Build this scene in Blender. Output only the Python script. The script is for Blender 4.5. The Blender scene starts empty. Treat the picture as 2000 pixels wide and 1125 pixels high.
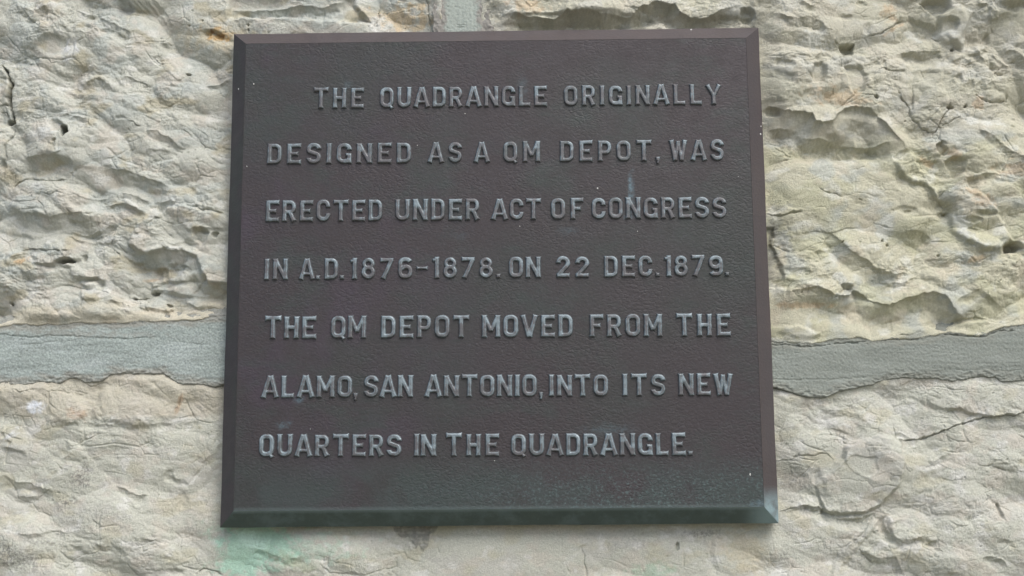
import bpy, math, time
import numpy as np
from mathutils import Matrix, Vector

T0 = time.time()
S = bpy.context.scene
COL = S.collection
rad = math.radians

# ------------------------------------------------------------------ camera
CAM = np.array([0.0311, -1.4091, -0.2467])
YAW, PITCH, ROLL = 0.0106, 0.1609, 0.0080
FPX = 2500.0                                  # focal length in pixels of a 2000 px wide picture
def basis(y, p, r):
    cy, sy, cp, sp, cr, sr = math.cos(y), math.sin(y), math.cos(p), math.sin(p), math.cos(r), math.sin(r)
    return (np.array([[cy, -sy, 0], [sy, cy, 0], [0, 0, 1]]) @ np.array([[1, 0, 0], [0, cp, -sp], [0, sp, cp]])
            @ np.array([[cr, 0, sr], [0, 1, 0], [-sr, 0, cr]]))
M = basis(YAW, PITCH, ROLL)
cd = bpy.data.cameras.new('camera')
cam = bpy.data.objects.new('camera', cd)
COL.objects.link(cam)
S.camera = cam
cd.sensor_width = 36.0
cd.lens = FPX / 2000 * 36
cd.clip_start, cd.clip_end = 0.05, 200
cam.matrix_world = Matrix(((M[0, 0], M[0, 2], -M[0, 1], CAM[0]), (M[1, 0], M[1, 2], -M[1, 1], CAM[1]),
                           (M[2, 0], M[2, 2], -M[2, 1], CAM[2]), (0, 0, 0, 1)))

# ------------------------------------------------------------------ sky, sun, exposure (overcast daylight)
SUN_EL, SUN_AZ = rad(52), rad(32)             # azimuth measured from the wall's normal towards the right
sd = np.array([math.sin(SUN_AZ) * math.cos(SUN_EL), -math.cos(SUN_AZ) * math.cos(SUN_EL), math.sin(SUN_EL)])
W = bpy.data.worlds.new('World')
S.world = W
W.use_nodes = True
wn, wl = W.node_tree.nodes, W.node_tree.links
sky = wn.new('ShaderNodeTexSky')
sky.sky_type = 'NISHITA'
sky.sun_disc = False
sky.sun_elevation = SUN_EL
sky.sun_rotation = math.atan2(sd[0], sd[1])
sky.air_density, sky.dust_density, sky.ozone_density = 0.9, 4.0, 1.0
bg = wn['Background']
wl.new(sky.outputs[0], bg.inputs['Color'])
bg.inputs['Strength'].default_value = 0.14
sl = bpy.data.lights.new('sun', 'SUN')
sl.energy, sl.angle, sl.color = 1.5, rad(48), (0.985, 1.0, 0.985)
so = bpy.data.objects.new('sun', sl)
COL.objects.link(so)
so.rotation_euler = Vector(sd).to_track_quat('Z', 'Y').to_euler()
S.view_settings.view_transform = 'Standard'
S.view_settings.look = 'None'
S.view_settings.exposure = 0.5
S.view_settings.gamma = 1.0
S.view_settings.use_curve_mapping = False

# ------------------------------------------------------------------ measured places -> wall metres
def at(px, py, y=0.0):
    """point of the vertical plane at depth y that was measured at (px, py)"""
    d = M @ np.array([(px - 1000) / FPX, 1.0, (562.5 - py) / FPX])
    t = (y - CAM[1]) / d[1]
    return CAM + t * d
def chart(X, Z, y=0.0):
    dx, dy, dz = X - CAM[0], y - CAM[1], Z - CAM[2]
    a = dx * M[0, 0] + dy * M[1, 0] + dz * M[2, 0]
    b = dx * M[0, 1] + dy * M[1, 1] + dz * M[2, 1]
    c = dx * M[0, 2] + dy * M[1, 2] + dz * M[2, 2]
    return 1000 + FPX * a / b, 562.5 - FPX * c / b

# ------------------------------------------------------------------ numpy noise
_r = np.random.RandomState(11)
PT = np.tile(_r.permutation(2048), 2).astype(np.int32)
_a = _r.rand(2048) * 2 * math.pi
GCX, GCY = np.cos(_a).astype(np.float32), np.sin(_a).astype(np.float32)
R1, R2, R3, R4, R5 = [_r.rand(2048).astype(np.float32) for _ in range(5)]
def _h(i, j, s):
    return PT[PT[(i + s * 57) & 2047] + (j & 2047)]
def noise(x, y, s=0):
    """gradient noise about -1..1"""
    x, y = np.asarray(x, np.float32), np.asarray(y, np.float32)
    fx, fy = np.floor(x), np.floor(y)
    xf, yf = x - fx, y - fy
    xi, yi = fx.astype(np.int32), fy.astype(np.int32)
    u, v = xf * xf * (3 - 2 * xf), yf * yf * (3 - 2 * yf)
    def g(a, b, p, q):
        t = _h(a, b, s)
        return GCX[t] * p + GCY[t] * q
    n0 = g(xi, yi, xf, yf); n0 += (g(xi + 1, yi, xf - 1, yf) - n0) * u
    n1 = g(xi, yi + 1, xf, yf - 1); n1 += (g(xi + 1, yi + 1, xf - 1, yf - 1) - n1) * u
    return np.float32(1.5) * (n0 + (n1 - n0) * v)
def fbm(x, y, s, n=3, g=0.5, l=2.03):
    o, a = 0, 1.0
    for k in range(n):
        o = o + np.float32(a) * noise(x, y, s + k * 17)
        a *= g; x = x * l + 3.1; y = y * l + 7.7
    return o
def facets(x, y, s, slope=0.74):
    """overlapping tilted planes: broken-rock facets with sharp ridges, about 0..1"""
    fx, fy = np.floor(x), np.floor(y)
    xf, yf = (x - fx).astype(np.float32), (y - fy).astype(np.float32)
    xi, yi = fx.astype(np.int32), fy.astype(np.int32)
    best = np.full(x.shape, -9.0, np.float32)
    for i in (-1, 0, 1):
        for j in (-1, 0, 1):
            t = _h(xi + i, yi + j, s)
            dx, dy = xf - i - R1[t], yf - j - R2[t]
            pl = R3[t] * .7 + (R4[t] - .5) * 1.8 * dx + (R5[t] - .5) * 1.8 * dy - slope * (dx * dx + dy * dy)
            np.maximum(best, pl, out=best)
    return best
def seams(x, y, s, w_):
    """thin grooves between cells, 1 in the groove"""
    fx, fy = np.floor(x), np.floor(y)
    xf, yf = (x - fx).astype(np.float32), (y - fy).astype(np.float32)
    xi, yi = fx.astype(np.int32), fy.astype(np.int32)
    f1 = np.full(x.shape, 9.0, np.float32); f2 = f1.copy()
    for i in (-1, 0, 1):
        for j in (-1, 0, 1):
            t = _h(xi + i, yi + j, s)
            d = np.hypot(xf - i - R1[t], yf - j - R2[t])
            f2 = np.minimum(f2, np.maximum(f1, d)); f1 = np.minimum(f1, d)
    return np.exp(-((f2 - f1) / w_) ** 2)
def sst(t):
    t = np.clip(t, 0, 1)
    return t * t * (3 - 2 * t)

# ------------------------------------------------------------------ the wall grid
GS = 0.00075                                  # metres between grid points
def axis(lo, f0, f1, hi):
    """fine steps where the wall is in view, wide ones beyond"""
    return np.concatenate([np.arange(lo, f0 - .003, .006), np.arange(f0, f1, GS), np.arange(f1, hi, .006)])
gx, gz = axis(-1.6, -.60, .645, 1.6), axis(-1.75, -.345, .375, 1.1)
NX, NZ = len(gx), len(gz)
GX, GZ = np.meshgrid(gx, gz)
U, V = chart(GX, GZ)
U, V = U.astype(np.float32), V.astype(np.float32)
# every feature line is read through a small irregular warp so that nothing on the rock is ruled
wu = 4.5 * noise(U / 42, V / 36, 1) + 2.2 * noise(U / 15, V / 13, 2) + 1.0 * noise(U / 6, V / 5, 3)
wv = 4.0 * noise(U / 38, V / 40, 4) + 2.2 * noise(U / 14, V / 14, 5) + 1.0 * noise(U / 5.5, V / 6, 6)
UW, VW = U + wu, V + wv
PX = 0.57                                     # mm per chart unit, roughly

def window(xs, ys, pad):
    c = [at(a, b) for a in (min(xs) - pad, max(xs) + pad) for b in (min(ys) - pad, max(ys) + pad)]
    ax, az = [p[0] for p in c], [p[2] for p in c]
    i0, i1 = np.searchsorted(gx, min(ax)) - 1, np.searchsorted(gx, max(ax)) + 1
    j0, j1 = np.searchsorted(gz, min(az)) - 1, np.searchsorted(gz, max(az)) + 1
    return slice(max(j0, 0), max(min(j1, NZ), 0)), slice(max(i0, 0), max(min(i1, NX), 0))
def polydist(pts, u, v):
    """distance, sign (+ above the line drawn left to right), run along the line, its length"""
    best = np.full(u.shape, 1e9, np.float32); sg = np.ones(u.shape, np.float32); ar = np.zeros(u.shape, np.float32)
    L = 0.0
    for (ax, ay), (bx, by) in zip(pts[:-1], pts[1:]):
        ex, ey = bx - ax, by - ay
        l2 = ex * ex + ey * ey + 1e-9
        t = np.clip(((u - ax) * ex + (v - ay) * ey) / l2, 0, 1)
        dx, dy = u - ax - t * ex, v - ay - t * ey
        d = np.sqrt(dx * dx + dy * dy)
        m = d < best
        best = np.where(m, d, best)
        sg = np.where(m, np.where(ex * dy - ey * dx < 0, 1, -1), sg)
        ar = np.where(m, L + t * math.sqrt(l2), ar)
        L += math.sqrt(l2)
    return best, sg, ar, L

class Rock:
    def __init__(s, h): s.h = h
    def ledge(s, pts, H=3, up=25, under=12, D=3, rec=20, taper=14):
        pad = 3 * up + under + rec
        w = window([p[0] for p in pts], [p[1] for p in pts], min(pad, 160))
        u, v = UW[w], VW[w]
        d, sg, ar, L = polydist(pts, u, v)
        t = d * sg
        jt = .3 if under >= 16 else 1.0
        e = sst(np.minimum(ar, L - ar) / max(min(taper, L * .45), L * .22)) * (1 - jt * .28 + jt * (.42 * noise(u / 17, v / 17, 81) + .22 * noise(u / 6, v / 6, 82)))
        e = e * sst(1 - (d - min(pad, 150)) / 10)
        under = under * (1 + .55 * jt * noise(u / 24, v / 24, 83))
        up = up * (1 + .5 * noise(u / 40, v / 30, 84))
        q_ = np.clip(-t / under, 0, 1) + 1e-6
        p = np.where(t > 0, H * np.exp(-t / up),
                     np.where(-t < under, H - (D + H) * (.5 * q_ + .5 * q_ ** .33), 
                              -D * (1 - sst((-t - under) / rec))))
        s.h[w] += 1.35 * p * e
    def crack(s, pts, w_=1.6, D=3, taper=10, lip=0.0):
        w = window([p[0] for p in pts], [p[1] for p in pts], 30)
        d, sg, ar, L = polydist(pts, UW[w], VW[w])
        e = sst(np.minimum(ar, L - ar) / min(taper, L * .4) + .1)
        ww = w_ * .85 * (0.8 + .9 * noise(ar / 11, d * 0 + .5, 77) + .4 * noise(ar / 4, d * 0 + .5, 78))
        s.h[w] += e * (-D * np.exp(-(d / np.maximum(ww, .5)) ** 2) + lip * np.exp(-d / 7) * (sg > 0))
    def dent(s, x, y, rx, ry, D=3, ang=0, sh=1.0):
        r = max(rx, ry) * 1.6
        w = window([x], [y], r + 8)
        u, v = UW[w] - x, VW[w] - y
        c, q = math.cos(rad(ang)), math.sin(rad(ang))
        a, b = (u * c + v * q) / rx, (-u * q + v * c) / ry
        t = np.sqrt(a * a + b * b) + .22 * noise(UW[w] / (rx * .7 + 2), VW[w] / (ry * .7 + 2), 66) * (rx > 6)
        s.h[w] -= D * (1 - sst((t - (1 - .5 / sh)) / (1.1 / sh)))
    def poly(s, pts, H=3, soft=4, tilt=(0, 0)):
        w = window([p[0] for p in pts], [p[1] for p in pts], 30)
        u, v = UW[w], VW[w]
        q = pts + [pts[0]]
        d, _, _, _ = polydist(q, u, v)
        ins = np.zeros(u.shape, bool)
        for (ax, ay), (bx, by) in zip(q[:-1], q[1:]):
            if ay != by:
                ins ^= ((v > ay) != (v > by)) & (u < (bx - ax) * (v - ay) / (by - ay) + ax)
        t = np.where(ins, d, -d)
        cx, cy = sum(p[0] for p in pts) / len(pts), sum(p[1] for p in pts) / len(pts)
        s.h[w] += sst(t / soft + .5) * (H + tilt[0] * (u - cx) + tilt[1] * (v - cy))

def terrace(t, k):
    f = np.floor(t)
    return f + np.clip((t - f) * k, 0, 1)
def region(u0, v0, u1, v1):
    m = (U > u0) & (U < u1) & (V > v0) & (V < v1)
    j, i = np.nonzero(m.any(1))[0], np.nonzero(m.any(0))[0]
    return slice(j[0], j[-1] + 1), slice(i[0], i[-1] + 1)
def base_relief(seed, streak, amp, rg, calm=()):
    """broken limestone: swell, facets at several sizes, flaked layers, streaks along the bedding, grain"""
    w = region(*rg)
    U_, V_ = U[w], V[w]
    c, q = math.cos(rad(streak)), math.sin(rad(streak))
    u2, v2 = U_ + 8 * noise(U_ / 60, V_ / 45, seed + 90), V_ + 8 * noise(U_ / 50, V_ / 50, seed + 91)
    a, b = (u2 * c + v2 * q), (-u2 * q + v2 * c)
    h = 6.5 * fbm(u2 / 230, v2 / 190, seed, 2)
    h += 20 * amp * (facets(a / 135, b / 88, seed + 5, .95) - .4)
    h += 5.8 * amp * (facets(a / 55 + 3, b / 33, seed + 15, .85) - .45)
    m = np.clip(.5 + 1.0 * noise(U_ / 110, V_ / 80, seed + 60), .12, 1)
    h += 2.6 * amp * (.3 + .7 * m) * (facets(a / 24 + 9, b / 14, seed + 25) - .5)
    h += 1.2 * amp * m * (facets(a / 11 + 9, b / 7, seed + 35) - .5)
    h += .6 * amp * (.25 + m) * (facets(a / 5.5 + 4, b / 4, seed + 37) - .5)
    lay = fbm(a / 80, b / 30, seed + 80, 4, .6)
    h += amp * (.8 * m + .1) * (terrace(lay * 2.6, 9) - lay * 2.6)
    ck = seams(a / 74, b / 46, seed + 95, .035) * sst(noise(a / 70, b / 44, seed + 96) / .35 - .35)
    ck += .7 * seams(a / 27 + 3, b / 17, seed + 97, .06) * sst(noise(a / 50, b / 34, seed + 98) / .3 - .6)
    h -= 1.5 * ck
    chip = facets(a / 15 + 2, b / 8.5, seed + 45)
    h += 2.0 * amp * sst(noise(a / 75, b / 60, seed + 46) / .4 - .1) * (terrace(chip * 4, 8) / 4 - .35)
    ra, rb = a * .82 + b * .57, b * .82 - a * .57
    h += .34 * fbm(ra / 13, rb / 11, seed + 40, 3, .72)
    h += .16 * noise(ra / 3.3, rb / 2.9, seed + 50)
    pits = np.clip(noise(U_ / 6.5, V_ / 5, seed + 70) - .66, 0, 1) * np.clip(noise(U_ / 90, V_ / 80, seed + 71) + .45, 0, 1)
    h = h - 9 * pits
    for x, y, rx, ry, an, st in calm:
        c, q = math.cos(rad(an)), math.sin(rad(an))
        t = np.sqrt((((u2 - x) * c + (v2 - y) * q) / rx) ** 2 + ((-(u2 - x) * q + (v2 - y) * c) / ry) ** 2)
        h = h * (1 - st * sst((1.25 - t) / .5))
    o = np.zeros_like(U)
    o[w] = h
    return o

RA, RB, RC, RM, RV = (-9e3, -9e3, 900, 690), (900, -9e3, 9e3, 720), (-9e3, 700, 9e3, 9e3), (-9e3, 590, 9e3, 810), (800, -9e3, 1010, 730)
# joints, measured on the wall
BED_TOP = [(-1200, 640), (0, 638), (24, 632), (60, 633), (112, 635), (160, 628), (208, 631), (280, 627), (360, 626), (440, 616), (700, 640), (1100, 655), (1509, 667),
           (1560, 670), (1586, 669), (1627, 661), (1682, 658), (1703, 665), (1770, 661), (1805, 657), (1852, 648), (1912, 654), (1961, 638), (2000, 634), (3300, 610)]
BED_BOT = [(-1200, 760), (0, 749), (30, 752), (64, 751), (86, 745), (96, 746), (115, 750), (133, 739), (149, 738), (166, 747), (192, 747), (202, 744), (216, 733), (240, 730),
           (320, 732), (337, 745), (355, 751), (385, 750), (420, 756), (440, 750), (900, 750), (1511, 756), (1533, 763), (1575, 777), (1610, 777), (1639, 765), (1661, 760), (1703, 753),
           (1723, 744), (1763, 738), (1795, 740), (1827, 738), (1861, 746), (1908, 736), (1944, 736), (1959, 747), (2000, 742), (3300, 730)]
bt = np.interp(UW * .6 + U * .4, [p[0] for p in BED_TOP], [p[1] for p in BED_TOP]) + .7 * (V - VW)
bb = np.interp(UW * .5 + U * .5, [p[0] for p in BED_BOT], [p[1] for p in BED_BOT]) + .35 * (V - VW)
jl = 861 + .02 * V + .9 * (U - UW) + 5 * noise(V / 26, V * 0 + .3, 90)
jr = 941 + .06 * V + .9 * (U - UW) + 6 * noise(V / 22, V * 0 + .7, 91)
s_ul = np.minimum(bt - V, jl - U)
s_ur = np.minimum(bt - V, U - jr)
s_lo = V - bb

# ------------------------------------------------------------------ upper left stone
A = Rock(base_relief(100, 14, 1.0, RA, [(240, 360, 60, 24, 10, .6), (330, 505, 70, 18, 0, .6), (390, 565, 70, 16, 0, .6), (100, 325, 40, 22, 0, .6), (80, 440, 90, 20, 0, .4), (570, 22, 140, 18, 0, .6), (600, 52, 120, 14, 0, .4), (105, 88, 30, 18, 0, .6)]))
A.ledge([(16, 11), (44, 12), (58, 20), (66, 26), (80, 17), (98, 13), (106, 18)], 3.0, 22, 13, 3.5, 22)
A.dent(100, 48, 20, 14, 2.2, 40); A.dent(104, 86, 40, 20, 4.2, -12)
A.crack([(6, 60), (18, 78), (36, 96)], 2, 2)
A.ledge([(147, 63), (135, 82), (120, 103)], 2.2, 12, 8, 1, 14)
A.ledge([(186, 40), (202, 37), (236, 54), (264, 61)], 3, 25, 14, 4, 18)
A.ledge([(160, 66), (185, 62), (205, 53), (228, 63), (250, 66)], 1.6, 20, 5, .5, 10)
for o in range(5):
    A.ledge([(238 + o * 13, -8 - o * 2), (262 + o * 13, 12 + o), (300 + o * 9, 36 + o * 3)], 1.1, 6, 5, 1.2, 6)
A.ledge([(130, 15), (160, 26), (190, 31)], 1.4, 15, 6, 1.4, 10)
A.dent(241, 10, 11, 12, 4)
A.dent(306, 112, 9, 7, 2.2); A.crack([(299, 107), (306, 116), (318, 122)], 1.6, 3)
A.ledge([(303, 74), (318, 79), (334, 77)], 1.8, 12, 6, 1.6, 8)
A.dent(364, 142, 4.5, 3, 9, 10, 3)
A.dent(64, 112, 9, 7, 3, 40); A.crack([(90, 108), (98, 122), (110, 120)], 1.8, 2)
A.ledge([(146, 161), (163, 162), (178, 155), (195, 153), (226, 171)], 2.8, 22, 11, 3, 20)
A.ledge([(122, 182), (142, 180), (166, 185)], 2.2, 16, 8, 2, 16)
A.ledge([(230, 150), (252, 148), (270, 158), (300, 168)], 2.4, 20, 9, 2.2, 14)
A.ledge([(117, 229), (135, 221), (160, 231), (180, 235)], 2.6, 20, 8, 2.6, 16)
A.dent(114, 248, 14, 12, 6, 20, 1.6); A.dent(128, 257, 9, 12, 26, -20, 2.6); A.dent(108, 277, 4, 3, 5)
A.ledge([(42, 308), (76, 307), (100, 303), (121, 299), (135, 288)], 3.6, 30, 24, 4, 30)
A.dent(102, 326, 34, 15, 1)
A.crack([(16, 372), (20, 358), (30, 351), (56, 348), (96, 351), (130, 351)], 2.0, 3.2, lip=.8)
A.poly([(18, 362), (32, 353), (96, 353), (130, 356), (136, 385), (150, 410), (104, 423), (48, 416), (16, 402)], 2.4, 12)
A.crack([(82, 378), (96, 380), (112, 376), (131, 381)], 1.5, 2.4, lip=.5)
A.crack([(133, 412), (140, 418), (146, 419)], 1.8, 3.5)
A.ledge([(0, 402), (15, 405), (48, 417), (77, 419), (102, 426), (128, 421), (144, 418), (160, 417), (192, 430), (206, 432)], 2.8, 28, 20, 3, 34)
A.ledge([(133, 429), (168, 432), (200, 434)], 2.5, 10, 6, .5, 10)
A.ledge([(134, 452), (160, 456), (200, 450), (226, 436)], 1.8, 10, 9, 2.5, 10)
A.poly([(134, 458), (168, 464), (222, 452), (228, 468), (214, 474), (180, 474), (150, 468)], 2.6, 5)
A.crack([(225, 450), (220, 466), (210, 477)], 1.5, 3)
A.crack([(214, 479), (228, 492), (232, 502)], 1.5, 3)
A.ledge([(204, 337), (220, 333), (252, 334), (284, 345), (316, 358), (338, 368)], 4.2, 40, 24, 4, 26)
A.dent(236, 356, 28, 16, 2, 10)
A.ledge([(133, 369), (165, 388), (200, 386), (240, 378)], 1.4, 14, 12, 2, 20)
A.ledge([(220, 372), (246, 376), (268, 385), (292, 394), (322, 388)], 2.2, 14, 9, 3, 14)
A.ledge([(198, 400), (240, 397), (262, 405), (290, 415)], 3.0, 18, 9, 2.6, 14)
A.ledge([(310, 394), (340, 394), (356, 398)], 2.5, 16, 6, 2.4, 8)
MASS = [(256, 457), (268, 437), (294, 426), (316, 409), (342, 400), (361, 400), (388, 409), (417, 416), (447, 428), (470, 440), (470, 552), (442, 552), (406, 550), (404, 541), (396, 538),
        (390, 524), (383, 502), (370, 492), (358, 490), (335, 490), (322, 485), (303, 494), (290, 493), (273, 487), (252, 480)]
A.poly(MASS, 6.5, 9, (-.01, .02))
A.ledge([(248, 481), (273, 487), (290, 494), (303, 494), (322, 485), (335, 491), (358, 490), (372, 493), (384, 503)], 5, 20, 26, 8, 26)
A.ledge([(388, 524), (396, 539), (406, 541), (407, 551), (444, 553), (480, 553)], 4.5, 22, 22, 7, 26)
A.crack([(361, 399), (388, 407), (418, 413), (440, 420)], 2.2, 3.5)
A.dent(304, 418, 9, 5, -3)
A.ledge([(262, 458), (285, 450), (300, 458), (325, 462)], 1.6, 12, 6, 1, 10)
A.ledge([(356, 440), (380, 452), (408, 446), (440, 452)], 1.4, 10, 6, 1.5, 8)
A.ledge([(330, 478), (358, 470), (384, 478)], 1.4, 10, 5, 1.4, 8)
A.dent(393, 461, 14, 13, 5, 0, 2.2); A.dent(400, 452, 7, 4, 3, 30); A.dent(421, 461, 6, 4.5, 8, -10, 2)
A.crack([(38, 489), (64, 488), (102, 490), (140, 489)], 1.5, 3, lip=1)
A.ledge([(10, 507), (30, 500), (60, 494)], 2, 14, 6, 1.6, 12)
A.ledge([(56, 515), (96, 513), (112, 509), (128, 502), (146, 506), (162, 502)], 3.2, 18, 6, 4.5, 12)
A.dent(127, 510, 17, 4.5, 12, -6, 1.8)
A.dent(164, 503, 4, 5, 6)
A.ledge([(20, 548), (48, 534), (77, 524), (101, 529)], 2.4, 18, 14, 2.2, 18)
A.ledge([(0, 558), (24, 560)], 1.6, 10, 4, 1.6, 8); A.ledge([(0, 568), (15, 566)], 2, 10, 4, 2, 8)
A.ledge([(136, 546), (150, 538), (170, 540), (188, 545), (212, 550)], 2.6, 20, 8, 4, 10)
A.dent(178, 545, 10, 4, 5); A.poly([(158, 570), (164, 556), (178, 550), (190, 558), (194, 570), (188, 584), (160, 584)], 4.5, 8)
A.crack([(193, 572), (202, 569), (212, 575)], 1.6, 3)
A.ledge([(209, 586), (238, 590), (248, 583)], 2, 10, 5, 2, 8)
A.crack([(100, 602), (112, 610), (120, 610)], 1.4, 2)
A.dent(17, 591, 4.5, 3, 7, 30); A.ledge([(4, 613), (24, 615), (40, 622)], 2, 12, 7, 2, 8)
A.ledge([(240, 488), (256, 508), (278, 522), (290, 536)], 1.6, 10, 6, 1.5, 14)
A.ledge([(316, 509), (335, 511), (361, 518), (385, 528)], 1.8, 12, 6, 1.8, 6)
A.poly([(326, 517), (360, 520), (384, 535), (392, 548), (350, 548), (322, 545), (296, 556), (290, 548), (310, 535)], 3.2, 7)
A.ledge([(287, 559), (316, 566), (342, 569), (350, 566)], 2.4, 16, 6, 2, 8)
A.ledge([(330, 551), (352, 547), (380, 549)], 1.8, 10, 6, 1.6, 8)
A.dent(297, 570, 6.5, 4, 8, -10, 1.8); A.dent(326, 596, 5.5, 2.8, 6, 0, 1.8); A.dent(324, 617, 6, 4, 8, 20, 1.8); A.dent(348, 612, 3, 3, 6)
A.crack([(250, 578), (262, 580), (284, 577)], 1.8, 4)
A.dent(259, 580, 4, 2.5, 5)
A.ledge([(262, 598), (300, 602), (326, 606), (342, 600)], 1.8, 12, 6, 1.8, 8)
A.ledge([(352, 600), (364, 592), (384, 597), (404, 592)], 1.6, 10, 5, 1.5, 8)
A.ledge([(354, 611), (402, 612), (441, 611), (470, 610)], 2.2, 10, 4, 3.5, 8)
A.dent(410, 606, 34, 5, 2.5)
A.ledge([(393, 163), (420, 160), (440, 153), (454, 149)], 2, 16, 8, 1.6, 14)
A.crack([(247, 235), (258, 238), (273, 248)], 1.6, 2.8, lip=.8); A.dent(238, 231, 7, 3.5, 2.5)
A.ledge([(228, 202), (242, 197), (256, 206)], 1.4, 12, 6, 1.6, 12)
A.ledge([(280, 253), (309, 257), (330, 271), (348, 283), (368, 293)], 2.2, 20, 10, 2.6, 16)
A.crack([(352, 250), (366, 260), (380, 272)], 1.4, 1.6)
A.dent(312, 305, 30, 11, 2.4, 3, 1.8)
A.dent(300, 203, 28, 10, 1.4, 15)
A.ledge([(231, 303), (248, 328), (280, 340), (300, 352)], 1.0, 8, 12, 1.6, 10)
A.crack([(318, 348), (345, 343), (368, 341)], 1.2, 1.4)
A.crack([(-4, 118), (10, 138), (17, 160), (15, 200), (19, 222), (22, 240)], 3.4, 12); A.dent(17, 188, 4.5, 22, 16, 0, 2)
A.crack([(-10, 200), (8, 202), (14, 207)], 1.5, 3); A.dent(16, 238, 10, 5, 14, 10, 2); A.crack([(-8, 212), (6, 218), (10, 232)], 1.6, 4)
A.poly([(-30, 118), (2, 132), (12, 146), (12, 200), (-30, 200)], 2.0, 5); A.dent(30, 226, 12, 12, 2)
A.crack([(24, 243), (24, 262), (10, 282), (8, 310)], 1.6, 3.2); A.dent(2, 322, 4, 8, 7)
A.dent(427, 70, 24, 8, 2.5, 14); A.dent(402, 61, 5, 5, 3); A.dent(420, 64, 14, 4, 4, 25)
A.poly([(438, -30), (520, -30), (690, -10), (700, 16), (716, 37), (694, 38), (560, 31), (446, 30)], -9, 14)
A.ledge([(436, 9), (475, 16), (530, 14), (584, 10), (640, 6), (690, -4)], 3.6, 9, 11, 4, 14)
A.ledge([(686, -10), (702, 14), (722, 36), (730, 44)], 3, 10, 6, 0, 8)
A.crack([(736, 0), (738, 24), (733, 42), (735, 62)], 2.6, 3.0); A.crack([(834, -6), (836, 24), (841, 62)], 2.4, 3.5)
A.crack([(514, 56), (526, 58), (534, 55)], 1.6, 2.5); A.dent(479.5, 46, 1.8, 1.8, 5); A.dent(479.5, 55, 1.8, 1.8, 5)

# ------------------------------------------------------------------ upper right stone
B = Rock(base_relief(200, -6, 1.0, RB, [(1640, 262, 130, 46, 8, .8), (1650, 400, 150, 90, 0, .55), (1640, 625, 170, 38, 0, .75), (1800, 600, 90, 30, 0, .7), (1100, 46, 150, 14, 0, .6), (1597, 145, 14, 24, 0, .6), (1668, 155, 22, 30, 0, .6), (1865, 45, 26, 40, 0, .6)]) + .8)
B.ledge([(960, 60), (990, 40), (1007, 27), (1036, 34), (1082, 38), (1108, 24), (1152, 27), (1172, 30), (1198, 30), (1233, 33), (1253, 18), (1279, 7), (1314, 6), (1326, 23), (1343, 36), (1366, 38),
         (1407, 23), (1436, 14), (1464, 11)], 6.5, 26, 19, 11, 30)
B.dent(1100, 50, 100, 10, 4, 0, 1.5); B.dent(1420, 42, 44, 10, 5, 0, 1.5); B.dent(1230, 32, 30, 16, 3); B.dent(1290, 26, 34, 18, 3); B.dent(1160, 40, 160, 14, 4, 0, 2)
B.poly([(1466, -60), (1466, 12), (1468, 34), (1472, 60), (1478, 200), (1560, 200), (1580, 90), (1560, -60)], 2.5, 10)
B.dent(1458, 32, 12, 14, 10, 0, 2)
B.ledge([(1500, 26), (1530, 38), (1545, 43), (1575, 42), (1600, 46), (1612, 60), (1632, 67)], 2.6, 18, 12, 3.2, 12)
B.ledge([(1555, 6), (1575, 18), (1596, 22)], 1.8, 12, 8, 1.8, 10)
B.ledge([(1640, 24), (1652, 29), (1668, 30)], 1.6, 10, 5, 1.2, 8)
B.dent(1684, 6, 8, 6, 3); B.dent(1696, 54, 9, 8, 2.5)
B.crack([(1628, 77), (1640, 83), (1646, 86)], 1.4, 2.5)
B.poly([(1645, 87), (1668, 84), (1669, 96), (1664, 106), (1647, 106)], -6, 4, (0, .35))
B.ledge([(1643, 86), (1657, 86), (1670, 83)], 2, 10, 3, 4, 14, 6)
B.crack([(1700, 68), (1724, 60), (1750, 44), (1768, 34)], 1.8, 3, lip=1.4)
B.dent(1529, 131, 14, 7, 4.5, 8); B.dent(1530, 156, 17, 8, 4.0, 10)
B.poly([(1586, 128), (1606, 124), (1609, 150), (1604, 163), (1588, 163), (1584, 152)], -5.5, 7)
B.poly([(1600, 104), (1622, 108), (1628, 122), (1596, 128), (1592, 116)], -2.5, 8)
B.dent(1666, 132, 22, 12, 2.5); B.poly([(1651, 132), (1680, 128), (1690, 150), (1684, 178), (1668, 184), (1656, 168)], -6, 8)
B.dent(1708, 192, 4.5, 2.6, 8, 10, 2)
B.crack([(1714, 134), (1728, 132), (1746, 137), (1772, 137)], 1.8, 3.5, lip=1)
B.ledge([(1515, 105), (1540, 112), (1570, 114), (1596, 108), (1612, 94)], 1.6, 18, 9, 2, 14)
B.crack([(1620, 168), (1628, 180), (1634, 184)], 1.4, 1.6); B.crack([(1646, 200), (1658, 192)], 1.4, 2)
B.dent(1832, 8, 26, 13, 11, 10, 1.8); B.dent(1816, -4, 18, 12, 6)
B.ledge([(1782, 26), (1808, 32), (1834, 44), (1842, 66)], 2.2, 14, 6, 2.5, 12)
B.poly([(1838, 22), (1873, 5), (1900, 19), (1893, 50), (1889, 84), (1860, 76), (1842, 56)], 3.5, 7)
B.dent(1852, 46, 15, 11, 7, -10, 1.2)
B.ledge([(1736, 60), (1760, 30), (1788, 22)], 1.6, 10, 7, 1.6, 12); B.ledge([(1790, 52), (1812, 58), (1824, 52)], 1.8, 10, 5, 2.4, 10)
B.crack([(1824, 60), (1834, 68), (1844, 74)], 2.4, 4)
B.ledge([(1858, 73), (1870, 80), (1887, 88)], 2.6, 10, 5, 4, 8, 6)
B.dent(1866, 92, 3.5, 3, 8, 0, 2)
B.ledge([(1752, 100), (1782, 98), (1812, 94), (1846, 92), (1856, 86)], 3.6, 18, 13, 4.5, 22)
B.dent(1800, 112, 36, 12, 3.2); B.dent(1816, 146, 14, 10, 3)
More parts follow.
